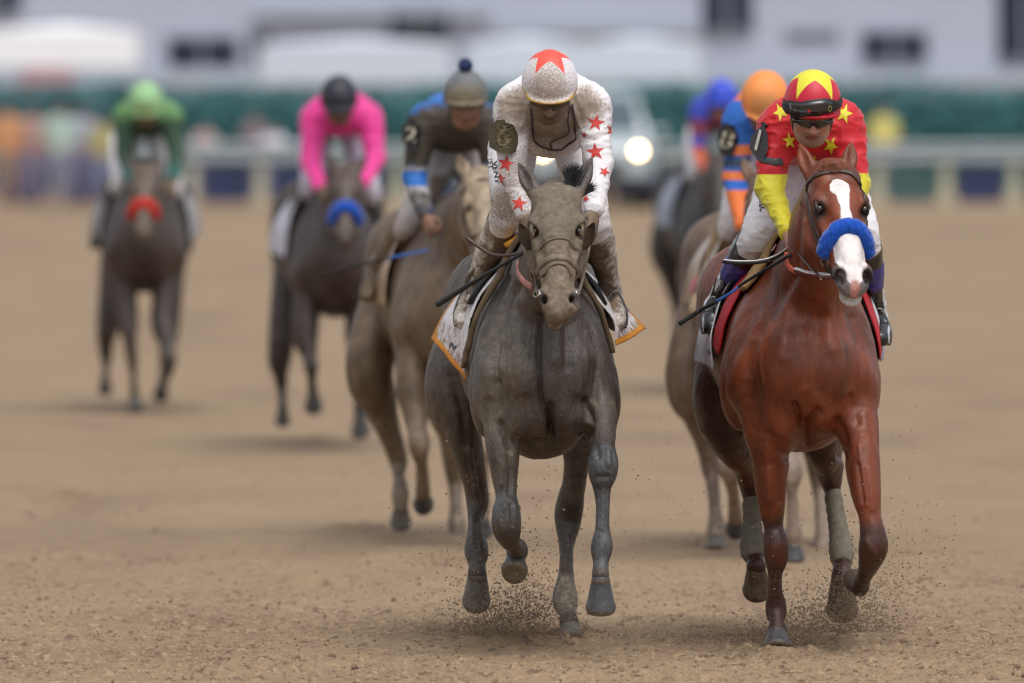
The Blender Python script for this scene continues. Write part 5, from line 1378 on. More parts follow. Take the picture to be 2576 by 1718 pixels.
BJ = dict(h=.0105, head=(1171, 262, .04), face=(20, 0, 0), silks=blue_silks, paint_silks=paint_blue, breeches=material("stained_breeches", (.40, .36, .35), rough=.7, var=.12, vs=4., layers=(("mud", (.16, .12, .08), .04, 10., .08),)),
    paint_breeches=lambda q: {"mud": np.clip(polysd(PX(q.V), [(1085, 450), (1125, 440), (1120, 540), (1070, 545)]) * .003, -.1, .06)}, boots=material("brown_muddy_boot", (.125, .085, .05), rough=.6, var=.35, vs=12.),
    cap=material("grey_muddy_cap", (.135, .145, .155), rough=.7, var=.3, vs=10., layers=(("mud", (.15, .125, .08), .06, 12., .06),)), paint_cap=lambda q: {"mud": ((q.V - q.f.c) @ q.f.n) - .05 - np.abs((q.V - q.f.c) @ q.f.v - .05) * .4}, skin=material("muddy_reddish_skin", (.22, .115, .075), rough=.6, var=.3, vs=14.), goggles=0,
    j=dict(chest=(1148, 318, .34), pelvis=(1135, 300, .95), sh_l=(1066, 306, .3), sh_r=(1226, 306, .3), el_l=(1042, 446, .22), el_r=(1246, 446, .22), wr_l=(1072, 545, .0), wr_r=(1216, 555, 0), hip_l=(1100, 402, .86), hip_r=(1188, 402, .86), kn_l=(1032, 552, .48), kn_r=(1236, 560, .5), an_l=(944, 694, .78), toe_l=(922, 744, .64), an_r=(1284, 700, .8), toe_r=(1296, 745, .66)),
    label="jockey in muddy blue silks and a grey cap with a pompom", saddle_label="black racing saddle under the jockey in blue silks")
bj = jockey(BJ, bh)
m = MB(); m.ball(bj.f.at(0, -.02, .190), .037, n=10); pm = m.build("pompom", material("navy_wool", (.018, .032, .09), rough=.95, var=.3, vs=60., bump=.8, bs=80.), bj.helmet)
pad = plate("number_band", [(1012, 318), (1038, 298), (1060, 328), (1055, 374), (1030, 384), (1010, 352)], lambda x, y: 54.12 + .10 * ((x - 1042) / 30.) ** 2, rubber, bj.jacket)
lettering("2", 1034, 340, 38, .1, bvh(pad), material("cream_number", (.62, .58, .46), rough=.7, var=.1), pad, .004, 1., "number", 10.)
stirrups(bh, bj, leather_mud)
rod("whip", [(812, 690), (920, 662), (1080, 628)], [.008, .007, .005], None, "thin dark whip held by the jockey in blue", "whip", [54.0, 53.9, 53.8], [("shaft", 0, .7, rubber), ("handle", .7, 1., material("blue_tape", (.03, .12, .42), rough=.4, var=.1))])

# --- horse behind the chestnut, with the jockey in blue and orange
ROAN = dict(Y=52.6, h=.0115, cx=1956, yaw=3.5, poll=(1930, 452, -.45), lip=(1938, 700, -.8), face=0, ears=ear_pair((1930, 450, -.42), .8), hairmat=chest_hair, paint=paint_plain,
    mat=coat("muddy_bay_coat", (.150, .100, .068), (.12, .07, .045), (.20, .145, .11)),
    legs=[dict(kind='hind', side=-1, j=lj((1735, 930, 1.35, 60, 1.7), (1752, 1020, 1.4, 44, 1.7), (1775, 1110, 1.46, 28, 1.5), (1788, 1165, 1.5, 26, 1.4), (1793, 1220, 1.45, 17, 1.3), (1800, 1290, 1.34, 17, 1.3), (1803, 1330, 1.28, 24, 1.1), (1802, 1354, 1.24, 18, 1.1)), hoof=((1802, 1356, 1.24, 23), (1800, 1398, 1.18, 32)), hmat=hoof_mud),
          dict(kind='fore', side=-1, j=lj((1800, 980, .08, 42, 1.35), (1818, 1070, .02, 34, 1.3), (1826, 1130, -.05, 28, 1.2), (1832, 1170, -.1, 29, 1.), (1838, 1200, -.06, 22, 1.), (1844, 1235, .1, 16, 1.2), (1849, 1280, .22, 18, 1.2), (1850, 1300, .28, 20, 1.1)), hoof=((1850, 1300, .3, 20), (1851, 1328, .42, 27)), fwd=(0, -.2, -1)),
          dict(kind='fore', side=1, j=lj((1960, 980, .08, 42, 1.35), (1975, 1080, -.1, 34, 1.3), (1985, 1150, -.25, 28, 1.1), (1990, 1190, -.3, 30, 1.), (1992, 1230, -.3, 17, 1.3), (1994, 1300, -.3, 16, 1.3), (1996, 1340, -.3, 22, 1.1), (1996, 1366, -.3, 17, 1.1)), hoof=((1996, 1368, -.3, 22), (1996, 1405, -.28, 30))),
          dict(kind='hind', side=1, j=lj((2020, 980, 1.3, 58, 1.7), (2045, 1090, 1.38, 38, 1.7), (2058, 1180, 1.46, 27, 1.4), (2062, 1240, 1.46, 17, 1.3), (2066, 1320, 1.34, 17, 1.3), (2069, 1370, 1.26, 24, 1.1), (2070, 1396, 1.22, 18, 1.1)), hoof=((2070, 1398, 1.22, 23), (2071, 1436, 1.18, 31)), hmat=hoof_mud)])
rh = horse(ROAN, "muddy bay horse close behind the chestnut, ridden by the jockey in blue and orange stripes", RACE)
simple_tack(rh, material("soiled_cream_cloth", (.50, .46, .42), rough=.8, var=.2, vs=6., layers=(("mud", (.34, .25, .18), .03, 12., .08),)), "soiled cream saddle cloth on the muddy bay horse")
BLUE, ORANGE = (.022, .13, .50), (.72, .17, .035)
stripe_silks = material("blue_orange_silks", BLUE, rough=.55, var=.08, layers=(("orange", ORANGE, .006, 20., .004), ("dark", (.035, .045, .06), .02, 12., .03)))
def paint_stripe(q):
    y = PX(q.V)[:, 1] - 0; y = np.where(np.abs(PX(q.V)[:, 0] - 1925) > 24, y, 300)
    s_ = 28350 / 52.6; o = np.maximum.reduce([(y - 478), 11 - np.abs(y - 442), 13 - np.abs(y - 378), 12 - np.abs(PX(q.V)[:, 1] - 240)]) / s_
    return {"orange": o, "dark": (14 - np.abs(y - 412)) / s_}
OJ = dict(h=.0105, head=(1925, 268, .04), face=(44, 0, 0), k=1.04, silks=stripe_silks, paint_silks=paint_stripe, breeches=material("white_breeches_stained", (.62, .60, .62), rough=.7, var=.12, vs=5.), boots=material("tan_muddy_boot", (.36, .26, .165), rough=.65, var=.3, vs=10.),
    cap=material("orange_muddy_cap", (.78, .27, .07), rough=.55, var=.14, vs=8., layers=(("mud", (.36, .20, .085), .05, 14., .05, .7, .75),)), paint_cap=lambda q: {"mud": .055 - np.linalg.norm((q.V - q.f.at(0, .09, .09)), axis=1)}, skin=skin_mud,
    j=dict(chest=(1925, 300, .34), pelvis=(1935, 275, .95), sh_l=(1862, 310, .3), sh_r=(1990, 310, .3), el_l=(1850, 450, .20), el_r=(1994, 448, .22), wr_l=(1872, 574, -.06), wr_r=(1960, 575, 0), hip_l=(1888, 410, .86), hip_r=(1968, 410, .86), kn_l=(1846, 548, .5), kn_r=(2000, 556, .5), an_l=(1768, 722, .78), toe_l=(1750, 780, .64), an_r=(2062, 730, .8), toe_r=(2078, 785, .66)),
    label="jockey in blue and orange striped silks and an orange cap", saddle_label="black racing saddle under the jockey in stripes")
oj = jockey(OJ, rh)
pad = plate("number_band", [(1804, 352), (1820, 308), (1848, 316), (1860, 350), (1840, 396), (1812, 388)], lambda x, y: 52.74 + .10 * ((x - 1838) / 30.) ** 2, rubber, oj.jacket)
lettering("8", 1829, 352, 46, .3, bvh(pad), material("cream_number", (.62, .58, .46), rough=.7, var=.1), pad, .004, .95, "number", 8.7)
stirrups(rh, oj)
strap("ankle_tape", [(1735, 742), (1748, 720), (1766, 706)], bvh(oj.boot_l), material("pink_tape", (.75, .14, .24), rough=.7, var=.1), oj.boot_l, .07, .006, 4, 0, 9.4)

# --- dark horse with blue fleece, jockey in pink
DARK = dict(Y=67.0, h=.0145, cx=854, yaw=4, poll=(872, 428, -.45), lip=(868, 618, -.8), face=0, ears=ear_pair((872, 426, -.42), .65), hairmat=black_hair, paint=paint_plain,
    mat=coat("dark_bay_coat", (.040, .027, .022), (.070, .050, .040), (.030, .025, .024)),
    legs=[dict(kind='hind', side=-1, j=lj((708, 860, 1.35, 34, 1.7), (705, 925, 1.45, 28, 1.5), (708, 965, 1.5, 19, 1.4), (710, 1000, 1.45, 13, 1.3), (711, 1030, 1.4, 16, 1.1)), hoof=((711, 1034, 1.4, 16), (711, 1064, 1.44, 21))),
          dict(kind='fore', side=-1, j=lj((768, 830, .08, 34, 1.35), (778, 890, 0, 25, 1.3), (783, 925, -.05, 22, 1.1), (785, 955, 0, 14, 1.2), (787, 985, .02, 17, 1.1)), hoof=((787, 988, .02, 17), (789, 1026, .1, 24))),
          dict(kind='fore', side=1, j=lj((902, 830, .08, 34, 1.35), (900, 900, -.1, 26, 1.2), (899, 945, -.2, 23, 1.), (900, 985, -.2, 13, 1.3), (903, 1040, -.2, 18, 1.1)), hoof=((904, 1048, -.2, 17), (906, 1092, -.14, 24))),
          dict(kind='hind', side=1, j=lj((920, 860, 1.35, 34, 1.7), (920, 940, 1.45, 26, 1.5), (916, 980, 1.5, 19, 1.4), (915, 1030, 1.4, 13, 1.3), (914, 1060, 1.3, 16, 1.1)), hoof=((914, 1062, 1.3, 16), (914, 1090, 1.3, 21)))])
for L_ in DARK['legs']: L_['j'] = [(x, y, d, w * (.82 if i else 1), q) for i, (x, y, d, w, q) in enumerate(L_['j'])]
dh = horse(DARK, "dark bay horse with a blue noseband, ridden by the jockey in pink", RACE)
simple_tack(dh, material("plain_white_cloth", (.5, .5, .58), rough=.8, var=.1), "white saddle cloth on the dark bay horse")
roll_around("shadow_roll", dh, .60, .040, fleece_blue, h=.013)
pink = material("hot_pink_silks", (.68, .035, .26), rough=.5, var=.08, sheen=.3)
PJ = dict(h=.013, head=(853, 262, .04), face=(34, 0, 0), k=1.05, silks=pink, breeches=material("pale_breeches", (.52, .52, .62), rough=.7, var=.1), boots=material("mud_green_boot", (.060, .062, .040), rough=.6, var=.3), cap=material("black_cap", (.022, .024, .035), rough=.5, var=.1), skin=skin_mud, wrinkle=1.5,
    j=tj(857, 262, 67.0, el_l=(782, 408, .22), wr_l=(806, 472, .0), el_r=(944, 396, .22), wr_r=(912, 465, 0), sh_l=(790, 300, .3), sh_r=(928, 296, .3)), label="jockey in hot pink silks and a black cap", saddle_label="black racing saddle under the jockey in pink")
pj = jockey(PJ, dh); stirrups(dh, pj)

# --- the last horse on the left, red noseband, jockey in green
LAST = dict(Y=74.0, h=.0155, cx=364, yaw=1.5, poll=(364, 428, -.45), lip=(360, 600, -.8), face=0, ears=ear_pair((364, 426, -.42), .6), hairmat=black_hair, paint=paint_plain,
    mat=coat("brown_muddy_coat", (.048, .034, .028), (.10, .075, .055), (.055, .042, .035)),
    legs=[dict(kind='hind', side=-1, j=lj((274, 800, 1.35, 30, 1.7), (266, 860, 1.45, 25, 1.5), (267, 900, 1.5, 18, 1.4), (266, 930, 1.45, 12, 1.3), (265, 955, 1.4, 15, 1.1)), hoof=((265, 958, 1.4, 14), (264, 985, 1.44, 19))),
          dict(kind='fore', side=-1, j=lj((318, 790, .08, 30, 1.35), (326, 850, 0, 22, 1.3), (332, 905, .02, 18, 1.1), (336, 950, .05, 11, 1.2), (338, 1000, .08, 15, 1.1)), hoof=((339, 1004, .06, 15), (341, 1036, .04, 21))),
          dict(kind='fore', side=1, j=lj((410, 800, .08, 32, 1.35), (420, 860, -.1, 24, 1.2), (428, 905, -.2, 23, 1.), (424, 935, -.1, 15, 1.1), (412, 960, .1, 13, 1.2)), hoof=((410, 964, .12, 15), (404, 994, .22, 20))),
          dict(kind='hind', side=1, j=lj((424, 800, 1.35, 30, 1.7), (420, 870, 1.45, 24, 1.5), (414, 905, 1.5, 17, 1.4), (410, 945, 1.4, 12, 1.3), (408, 970, 1.3, 14, 1.1)), hoof=((408, 972, 1.3, 14), (407, 998, 1.34, 19)))])
for L_ in LAST['legs']: L_['j'] = [(x, y, d, w * (.80 if i else 1), q) for i, (x, y, d, w, q) in enumerate(L_['j'])]
lh = horse(LAST, "brown horse with a red noseband, farthest left, ridden by the jockey in green", RACE)
simple_tack(lh, material("grey_stained_cloth", (.30, .30, .32), rough=.8, var=.1), "grey stained saddle cloth on the horse farthest left")
roll_around("shadow_roll", lh, .60, .040, material("red_fleece", (.46, .025, .018), rough=.95, var=.25, vs=50.), h=.013)
green_silks = material("green_silks", (.105, .235, .085), rough=.6, var=.15, layers=(("dark", (.022, .055, .030), .03, 10., .03), ("teal", (.015, .10, .085), .02, 10., .02)))
def paint_green(q):
    z = q.V[:, 2]; s_ = q.G['sh_l'][2]
    return {"dark": (s_ - .0 - z) * .6, "teal": q.G['el_l'][2] - .06 - z}
GRJ = dict(h=.0135, head=(366, 272, .04), face=(40, 0, 0), k=1.05, silks=green_silks, paint_silks=paint_green, breeches=white_cloth, boots=material("mud_green_boot_dark", (.05, .05, .035), rough=.6, var=.3), cap=material("pale_green_cap", (.25, .45, .22), rough=.5, var=.1, layers=(("mud", (.17, .20, .06), .04, 10., .03),)), paint_cap=lambda q: {"mud": .05 - np.linalg.norm(q.V - q.f.at(0, .09, .06), axis=1)}, skin=skin_mud, wrinkle=1.5,
    j=tj(370, 272, 74.0), label="jockey in green silks and a pale green cap", saddle_label="black racing saddle under the jockey in green")
grj = jockey(GRJ, lh); stirrups(lh, grj)

# --- dark horse half hidden on the right, jockey in blue with orange cuffs
HID = dict(Y=78.0, h=.0155, cx=1806, yaw=3, poll=(1812, 395, -.45), lip=(1814, 555, -.8), face=0, ears=ear_pair((1812, 393, -.42), .56), hairmat=black_hair, paint=paint_plain, mat=coat("black_brown_coat", (.030, .027, .028), (.05, .04, .035), (.05, .05, .055)), legs=[])
HID['legs'] = remap(GREY['legs'], 1802, 985, 78.0)
xh = horse(HID, "near black horse half hidden behind the muddy bay horse", RACE)
simple_tack(xh, material("blue_grey_cloth", (.30, .34, .42), rough=.8, var=.1), "blue grey saddle cloth on the near black horse")
royal = material("royal_blue_silks", (.030, .055, .42), rough=.55, var=.1, layers=(("orange", (.66, .13, .05), .02, 10., .02), ("maroon", (.20, .03, .06), .03, 10., .03)))
HJ = dict(h=.014, head=(1815, 258, .04), face=(24, 0, 0), silks=royal, paint_silks=lambda q: {"orange": q.G['el_l'][2] + .0 - q.V[:, 2], "maroon": .06 - np.abs(q.V[:, 2] - q.G['el_l'][2] - .13)}, breeches=white_cloth, boots=boot_mud, paint_boots=lambda q: {"pale": q.V[:, 0] * 0 - .1}, cap=material("royal_blue_cap", (.03, .07, .55), rough=.5, var=.1), skin=material("tan_skin", (.34, .15, .10), rough=.6, var=.1), wrinkle=1.5,
    j=tj(1813, 258, 78.0), label="jockey in royal blue silks with orange cuffs, partly hidden", saddle_label="black racing saddle on the near black horse")
hj = jockey(HJ, xh); stirrups(xh, hj)
# ------------------------------------------------------------------ the far side: rail, hedge, stand, tents, crowd, car
def lbox(mb, x0, x1, y0, y1, Y, dep):
    """a box standing Y metres away whose front covers these photo pixels"""
    a, b = P(x0, y1, Y), P(x1, y0, Y)
    mb.box(((a[0] + b[0]) / 2, Y + dep / 2, (a[2] + b[2]) / 2), (b[0] - a[0], dep, b[2] - a[2]))
rail_white = material("rail_white", (.30, .34, .36), rough=.5, var=.06)
def build_rail():
    Y = 176.; root = empty("rail_fence", (0, Y, 0), "white rail with dark blue banners along the far edge of the track", "fence")
    w = 70.
    m = MB()
    for z, r in ((.90, .06), (.72, .06)): m.tube([(-w, Y, z), (w, Y, z)], r, n=12)
    m.build("top_rail", rail_white, root)
    m = MB(); m.box((0, Y + .02, .81), (2 * w, .04, .10)); m.build("rail_board", rail_white, root, False)
    blue = material("dark_blue_banner", (.022, .032, .085), rough=.7, var=.2, vs=.8); green = material("dull_green_banner", (.045, .095, .10), rough=.7, var=.15)
    post = material("cream_post", (.46, .45, .33), rough=.6, var=.1)
    xs = [-8.2 + 1.07 * i for i in range(16)]
    xs = [-8.2 + 1.07 * i for i in range(-20, 40)]
    for i, x in enumerate(xs):
        m = MB(); m.box((x, Y + .08, .36), (.15, .12, .72)); m.tube([(x, Y + .08, .74), (x, Y - .0, .84)], .05); m.build("post", post, root, False)
        m = MB(); m.box((x + .535, Y + .03, .33), (.74, .03, .58)); m.build("banner", green if i in (32, 33) else blue, root, False)
build_rail()
def build_hedge():
    Y = 195.; leafm = material("hedge_leaf", (.075, .225, .24), rough=.7, var=.4, vs=2.)
    rg = np.random.default_rng(5); n = 60000
    C = np.stack([rg.uniform(-32, 32, n), Y + rg.uniform(0, .8, n) ** 1.5, rg.uniform(.0, 1.80, n)], -1)
    C[:, 2] += .10 * vnoise(C * np.array([1, 0, 0]), 1.4, 3)
    A = rg.normal(size=(n, 3)); A /= np.linalg.norm(A, axis=1, keepdims=True)
    B = np.cross(A, rg.normal(size=(n, 3))); B /= np.linalg.norm(B, axis=1, keepdims=True)
    s = rg.uniform(.05, .11, (n, 1))
    V = np.stack([C + A * s, C + B * s * .6, C - A * s, C - B * s * .6], 1).reshape(-1, 3)
    root = empty("hedge", (0, Y, 0), "long clipped dark green hedge behind the rail", "hedge")
    put("leaves", V, np.arange(4 * n).reshape(-1, 4), leafm, root, False)["kind"] = "stuff"
    m = MB(); m.box((0, Y + .95, .78), (64, .8, 1.56)); m.build("core", leafm, root, False)
build_hedge()
def build_stand():
    Y = 232.; wall = material("pale_stand_wall", (.40, .43, .53), rough=.7, var=.06, vs=.3); dark = material("dark_opening", (.012, .018, .045), rough=.3, spec=.5, var=.2); lite = material("white_panel", (.66, .70, .78), rough=.6, var=.05)
    red = material("faded_red_panel", (.42, .27, .30), rough=.7, var=.1); band = material("grey_band", (.38, .43, .50), rough=.7, var=.06)
    root = empty("grandstand", (0, Y, 0), "long pale grandstand filling the top of the view behind the hedge", "building")
    m = MB(); m.box((0, Y + 6, 4.5), (150, 12, 9)); m.build("wall", wall, root, False)
    for x0, x1, y0, y1 in ((432, 588, 98, 172), (990, 1120, 16, 88), (1778, 1884, -40, 76), (2178, 2322, 84, 150), (2520, 2640, -40, 150), (-60, 42, -40, 26), (640, 668, 90, 160)):
        m = MB(); lbox(m, x0 - 10, x1 + 10, y0 - 8, y1 + 8, Y - .05, .1); w_ = m.build("window", dark, root, False)
        m = MB(); cx = (x0 + x1) / 2
        lbox(m, x0 - 4, x1 + 4, y0 - 4, y0, Y - .17, .10); lbox(m, x0 - 4, x1 + 4, y1, y1 + 4, Y - .17, .10); lbox(m, cx - 3, cx + 3, y0, y1, Y - .09, .03); m.build("frame", band, w_, False)
    m = MB(); lbox(m, 1975, 2110, 76, 106, Y - .05, .1); m.build("sign_board", material("grey_board", (.15, .16, .21), rough=.7, var=.1), root, False)
    m = MB(); lbox(m, -400, 3000, 176, 215, Y - .3, .25); m.build("plinth", band, root, False)
    m = MB(); lbox(m, 640, 1230, 18, 40, Y - .4, .3); lbox(m, 1240, 1760, 60, 84, Y - .4, .3); m.build("balcony_rail", band, root, False)
    m = MB(); lbox(m, 55, 185, 168, 208, Y - .5, .15); m.build("panel", red, root, False)
build_stand()
def build_tent(x0, x1, y0, y1, Y, label, top):
    a, b = P(x0, y1, Y), P(x1, y0, Y); w = b[0] - a[0]; cx = (a[0] + b[0]) / 2
    root = empty("marquee", (cx, Y, 0), label, "tent", None); wm = material("white_canvas", top, rough=.7, var=.04)
    z1 = b[2]; z0 = z1 - .12; d = 4.
    n = max(1, round(w / 2.6)); R_ = []
    m = MB()
    for i in range(n):
        xa, xb = a[0] + w * i / n, a[0] + w * (i + 1) / n; xm = (xa + xb) / 2
        V = [(xa, Y, z0), (xb, Y, z0), (xb, Y + d, z0), (xa, Y + d, z0), (xm, Y + d / 2, z1 + .02), (xa, Y, a[2] + .0), (xb, Y, a[2]), (xb, Y + d, a[2]), (xa, Y + d, a[2]), (xa + .3, Y, z1 - .1), (xb - .3, Y, z1 - .1)]
        m.quads(V, [(0, 1, 4), (1, 2, 4), (2, 3, 4), (3, 0, 4), (5, 6, 1, 0), (6, 7, 2, 1), (7, 8, 3, 2), (8, 5, 0, 3)])
    m.build("canopy", wm, root, False)
    for i in range(n + 1):
        x = a[0] + w * i / n
        m = MB(); m.tube([(x, Y + .05, 0), (x, Y + .05, z0)], .05); m.build("pole", rail_white, root)
build_tent(-40, 345, 62, 168, 214., "bright white marquee at the top left corner, behind the hedge", (.82, .83, .86))
build_tent(655, 1130, 96, 205, 216., "pale white marquee above the jockey in pink, left of the middle", (.55, .60, .69))
build_tent(1180, 1760, 92, 200, 220., "pale white marquee behind the jockey in white", (.56, .63, .72))

def bystander(x, top, Y, shirt, trouser, label, hairc=(.05, .035, .03), arms=0):
    a = P(x, top, Y); H = a[2]; s = H / 1.72; x0 = a[0]; h = .03
    root = empty("person", (x0, Y, 0), label, "person", "spectators along the far rail")
    W = lambda u, v, w: (x0 + u * s, Y + v * s, w * s)
    F = Field()
    F.add(Ell(W(0, 0, 1.61), (.078 * s, .095 * s, .11 * s)), .03)
    F.add(Ell(W(0, -.10, 1.59), (.02, .02, .025)), .02)
    F.add(limb([(np.array(W(0, .01, 1.5)), .055 * s, 0), (np.array(W(0, .01, 1.40)), .06 * s, 0)]), .05)
    F.add(Chain([(*W(0, 0, 1.40), .17 * s, .10 * s), (*W(0, 0, 1.2), .16 * s, .11 * s), (*W(0, 0, 1.0), .15 * s, .11 * s), (*W(0, 0, .88), .165 * s, .12 * s)], (1, 0, 0)), .05)
    for m_ in (-1, 1):
        F.add(limb([(np.array(W(m_ * .20, 0, 1.40)), .05, 0), (np.array(W(m_ * .25, .03, 1.12)), .042, 0), (np.array(W(m_ * .20, -.15, .98 + arms)), .035, 0), (np.array(W(m_ * .18, -.20, .95 + arms)), .04, .6)]), .04)
        F.add(limb([(np.array(W(m_ * .09, 0, .88)), .09, 0), (np.array(W(m_ * .10, -.01, .48)), .06, 0), (np.array(W(m_ * .10, .02, .10)), .042, 0), (np.array(W(m_ * .11, -.13, .04)), .035, 0)]), .04)
    V, Q = F.mesh(h, 0, 1); put("body", V, Q, skin_mat, root)
    F = Field(); F.add(Chain([(*W(0, 0, 1.42), .19 * s, .12 * s), (*W(0, 0, 1.2), .185 * s, .135 * s), (*W(0, 0, .92), .19 * s, .14 * s)], (1, 0, 0)), .05)
    for m_ in (-1, 1): F.add(limb([(np.array(W(m_ * .20, 0, 1.40)), .065, 0), (np.array(W(m_ * .25, .03, 1.12)), .056, 0)]), .04)
    V, Q = F.mesh(h, 0, 1); put("shirt", V, Q, material("cloth_of_spectator", shirt, rough=.8, var=.1), root)
    F = Field()
    for m_ in (-1, 1): F.add(limb([(np.array(W(m_ * .09, 0, .90)), .115, 0), (np.array(W(m_ * .10, -.01, .48)), .080, 0), (np.array(W(m_ * .10, .02, .12)), .065, 0)]), .04)
    V, Q = F.mesh(h, 0, 1); put("trousers", V, Q, material("trousers_of_spectator", trouser, rough=.8, var=.1), root)
    F = Field(); F.add(Ell(W(0, .015, 1.645), (.088 * s, .10 * s, .10 * s)), .02); F.cut(W(0, -.03, 1.60), (0, -.55, -.8)); V, Q = F.mesh(.02, 0, 1); put("hair", V, Q, material("hair_of_spectator", hairc, rough=.6, var=.2), root)
for a in ((18, 262, 174., (.50, .25, .12), (.25, .18, .16), "spectator in a bright orange top at the left edge"),
          (82, 268, 174.6, (.40, .26, .24), (.26, .24, .36), "spectator in a dusty pink top beside the orange one"),
          (150, 262, 174., (.36, .47, .42), (.20, .20, .28), "spectator in a pale mint top and lavender trousers"),
          (205, 268, 175., (.34, .36, .45), (.22, .22, .36), "spectator in a grey lilac top left of the yellow one"),
          (256, 292, 174.5, (.36, .33, .15), (.16, .18, .30), "spectator in a mustard yellow top by the horse farthest left"),
          (515, 312, 184., (.46, .34, .34), (.12, .12, .2), "spectator in a faded rose top between the green and pink jockeys"),
          (640, 284, 184.5, (.20, .17, .19), (.10, .10, .16), "spectator in a dark top left of the one in white"),
          (690, 318, 182., (.66, .64, .74), (.16, .16, .26), "spectator in a white shirt left of the jockey in pink"),
          (2222, 268, 184., (.60, .54, .16), (.18, .2, .24), "spectator in a yellow shirt right of the jockey in red")):
    bystander(*a)

def build_car():
    Y = 171.; cx = P(1485, 400, Y)[0]; root = empty("car", (cx, Y, 0), "silver sport utility car facing us with lit headlights behind the rail of horses", "car")
    root["label"] = "silver car facing the camera with both headlights lit"
    paint = material("silver_paint", (.40, .45, .48), rough=.3, spec=.5, var=.05, metal=.2); glass = material("dark_glass", (.05, .075, .095), rough=.08, spec=.6, var=.1); blk = material("black_trim", (.02, .02, .025), rough=.6, var=.1)
    def sect(y, w, z0, z1, r=.10, n=6):
        out = []
        for sx, sz, cx_, cz in ((1, 1, w - r, z1 - r), (-1, 1, -w + r, z1 - r), (-1, -1, -w + r, z0 + r), (1, -1, w - r, z0 + r)):
            a0 = {(1, 1): 0, (-1, 1): 90, (-1, -1): 180, (1, -1): 270}[(sx, sz)]
            for i in range(n): a = math.radians(a0 + 90 * i / (n - 1)); out.append((cx + cx_ + r * math.cos(a), Y + y, cz + r * math.sin(a)))
        return out
    m = MB(); m.rings([sect(.0, .86, .40, .86), sect(.06, .93, .34, .98), sect(.9, .97, .32, 1.08), sect(1.2, .97, .30, 1.12), sect(4.2, .96, .32, 1.12), sect(4.7, .90, .38, 1.05)]); m.build("body", paint, root)
    m = MB(); m.rings([sect(1.15, .90, 1.05, 1.14, .03), sect(1.75, .74, 1.05, 1.74, .09), sect(2.1, .74, 1.05, 1.80, .10), sect(3.9, .73, 1.05, 1.78, .10), sect(4.5, .82, 1.05, 1.16, .04)]); m.build("cabin", paint, root)
    m = MB(); m.quads([(cx - .80, Y + 1.17, 1.16), (cx + .80, Y + 1.17, 1.16), (cx + .66, Y + 1.70, 1.68), (cx - .66, Y + 1.70, 1.68)], [(0, 1, 2, 3)])
    V = np.array(m.v); m.quads(V + np.array([0, -.012, .012]), [(0, 1, 2, 3)]); m.build("windscreen", glass, root, False)
    m = MB(); m.box((cx, Y - .02, .66), (1.0, .06, .20)); m.build("grille", blk, root, False)
    m = MB(); m.box((cx, Y - .04, .38), (1.86, .12, .20)); m.build("bumper", blk, root, False)
    for s in (-1, 1):
        m = MB(); m.ball((cx + s * .73, Y - .01, .885), (.13, .05, .09), n=8); hl = m.build("headlight", material("headlight_lens", (.6, .6, .6), rough=.1, var=0), root)
        m = MB(); m.ball((cx + s * .73, Y - .05, .885), (.062, .03, .062), n=8); m.build("bulb", material("lit_bulb", (1.0, .72, .38), rough=.3, var=0, emit=15), hl)
        m = MB(); m.ball((cx + s * 1.06, Y + 1.25, 1.15), (.11, .06, .08), n=8); m.build("mirror", paint, root)
        for yy in (.85, 3.8):
            m = MB(); x = cx + s * .84
            m.tube([(x - .12, Y + yy, .33), (x + .12, Y + yy, .33)], .33, n=20); m.build("wheel", blk, root)
build_car()

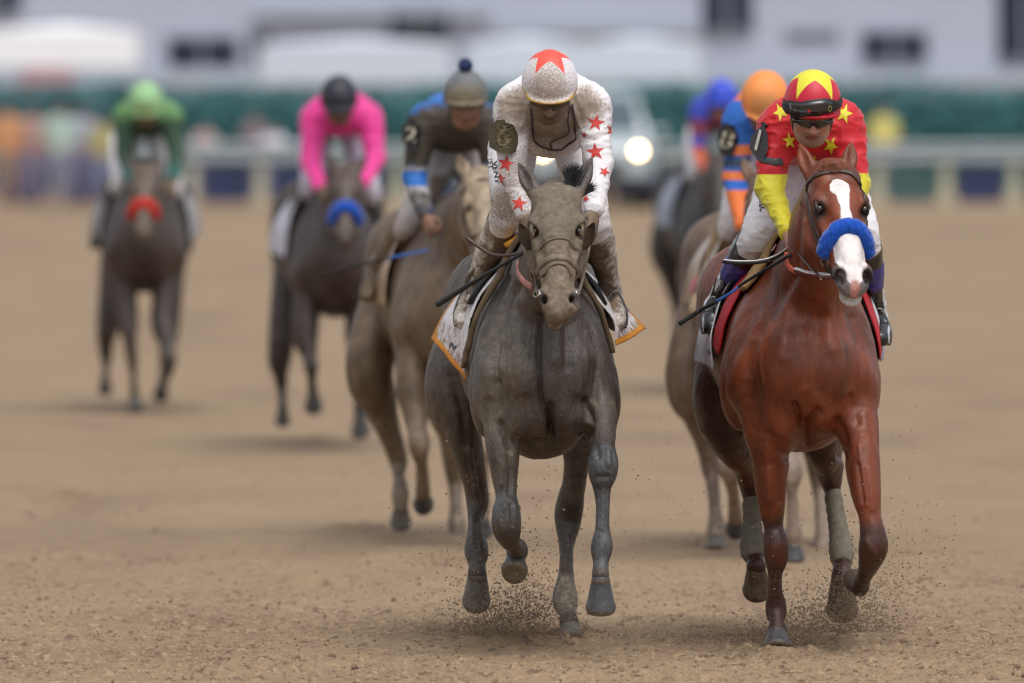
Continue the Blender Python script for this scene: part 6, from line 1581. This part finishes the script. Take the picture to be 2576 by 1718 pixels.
# ------------------------------------------------------------------ loose sand
crumb = material("sand_crumbs", (.24, .165, .105), rough=.9, var=.45, vs=9.)
crumb_dark = material("kicked_sand", (.20, .138, .090), rough=.9, var=.45, vs=14.)
def pos_ground(rg, n):
    y = 41.6 + 12 * rg.random(n) ** 1.5; x = rg.uniform(-1, 1, n) * y * .047
    return np.stack([x, y, ground_height(x, y) + .002], -1)
clods("sand_clods", 15000, pos_ground, lambda rg, n: 0.0018 + .0065 * rg.random(n) ** 4, crumb, "small damp crumbs of sand scattered over the track")
def pos_lumps(rg, n):
    y = 42 + 24 * rg.random(n) ** 1.2; x = rg.uniform(-1, 1, n) * y * .047
    keep = vnoise(np.stack([x, y * .5, x * 0], -1), 1.6, 5) > -.15; x, y = x[keep], y[keep]
    return np.stack([x, y, ground_height(x, y) + .003], -1)
clods("sand_lumps", 900, pos_lumps, lambda rg, n: .005 + .012 * rg.random(n) ** 3, material("damp_lump", (.20, .135, .088), rough=.9, var=.45, vs=5.), "bigger damp lumps of sand turned up by hooves", 17)
def pos_spray(rg, n):
    out = []
    for (cx, cy, Y, sx, sy, w) in ((1265, 1600, 44.9, 75, 48, .30), (1330, 1560, 45.0, 60, 60, .10), (1440, 1607, 45.0, 50, 14, .08), (1970, 1622, 44.5, 60, 26, .12), (2120, 1590, 44.7, 85, 60, .28), (2230, 1500, 44.9, 80, 110, .05), (1280, 1480, 44.9, 90, 130, .05), (1820, 1620, 44.6, 70, 16, .05), (1110, 1425, 50.5, 50, 22, .03), (805, 1112, 67.6, 34, 12, .02), (455, 1032, 74.8, 34, 10, .02)):
        k = int(n * w); x = rg.normal(cx, sx, k); y = cy - np.abs(rg.normal(0, sy, k)); YY = Y + rg.normal(0, .22, k)
        out += [P(a, b, c) for a, b, c in zip(x, y, YY)]
    q = np.array(out); q[:, 2] = np.maximum(q[:, 2], ground_height(q[:, 0], q[:, 1]) + .003); return q
clods("kicked_up_sand", 24000, pos_spray, lambda rg, n: .0011 + .0046 * rg.random(n) ** 3.2, crumb_dark, "sand thrown up behind the hooves of the leaders", 9)
def pos_air(rg, n):
    Y = 43.2 + 9 * rg.random(n) ** 1.3
    x, y = rg.uniform(900, 2400, n), 1650 - np.abs(rg.normal(0, 330, n))
    return np.array([P(a, b, c) for a, b, c in zip(x, y, Y)])
clods("flying_sand_specks", 1500, pos_air, lambda rg, n: .0012 + .0045 * rg.random(n) ** 2.5, crumb_dark, "specks of sand flying in the air between the horses", 12)
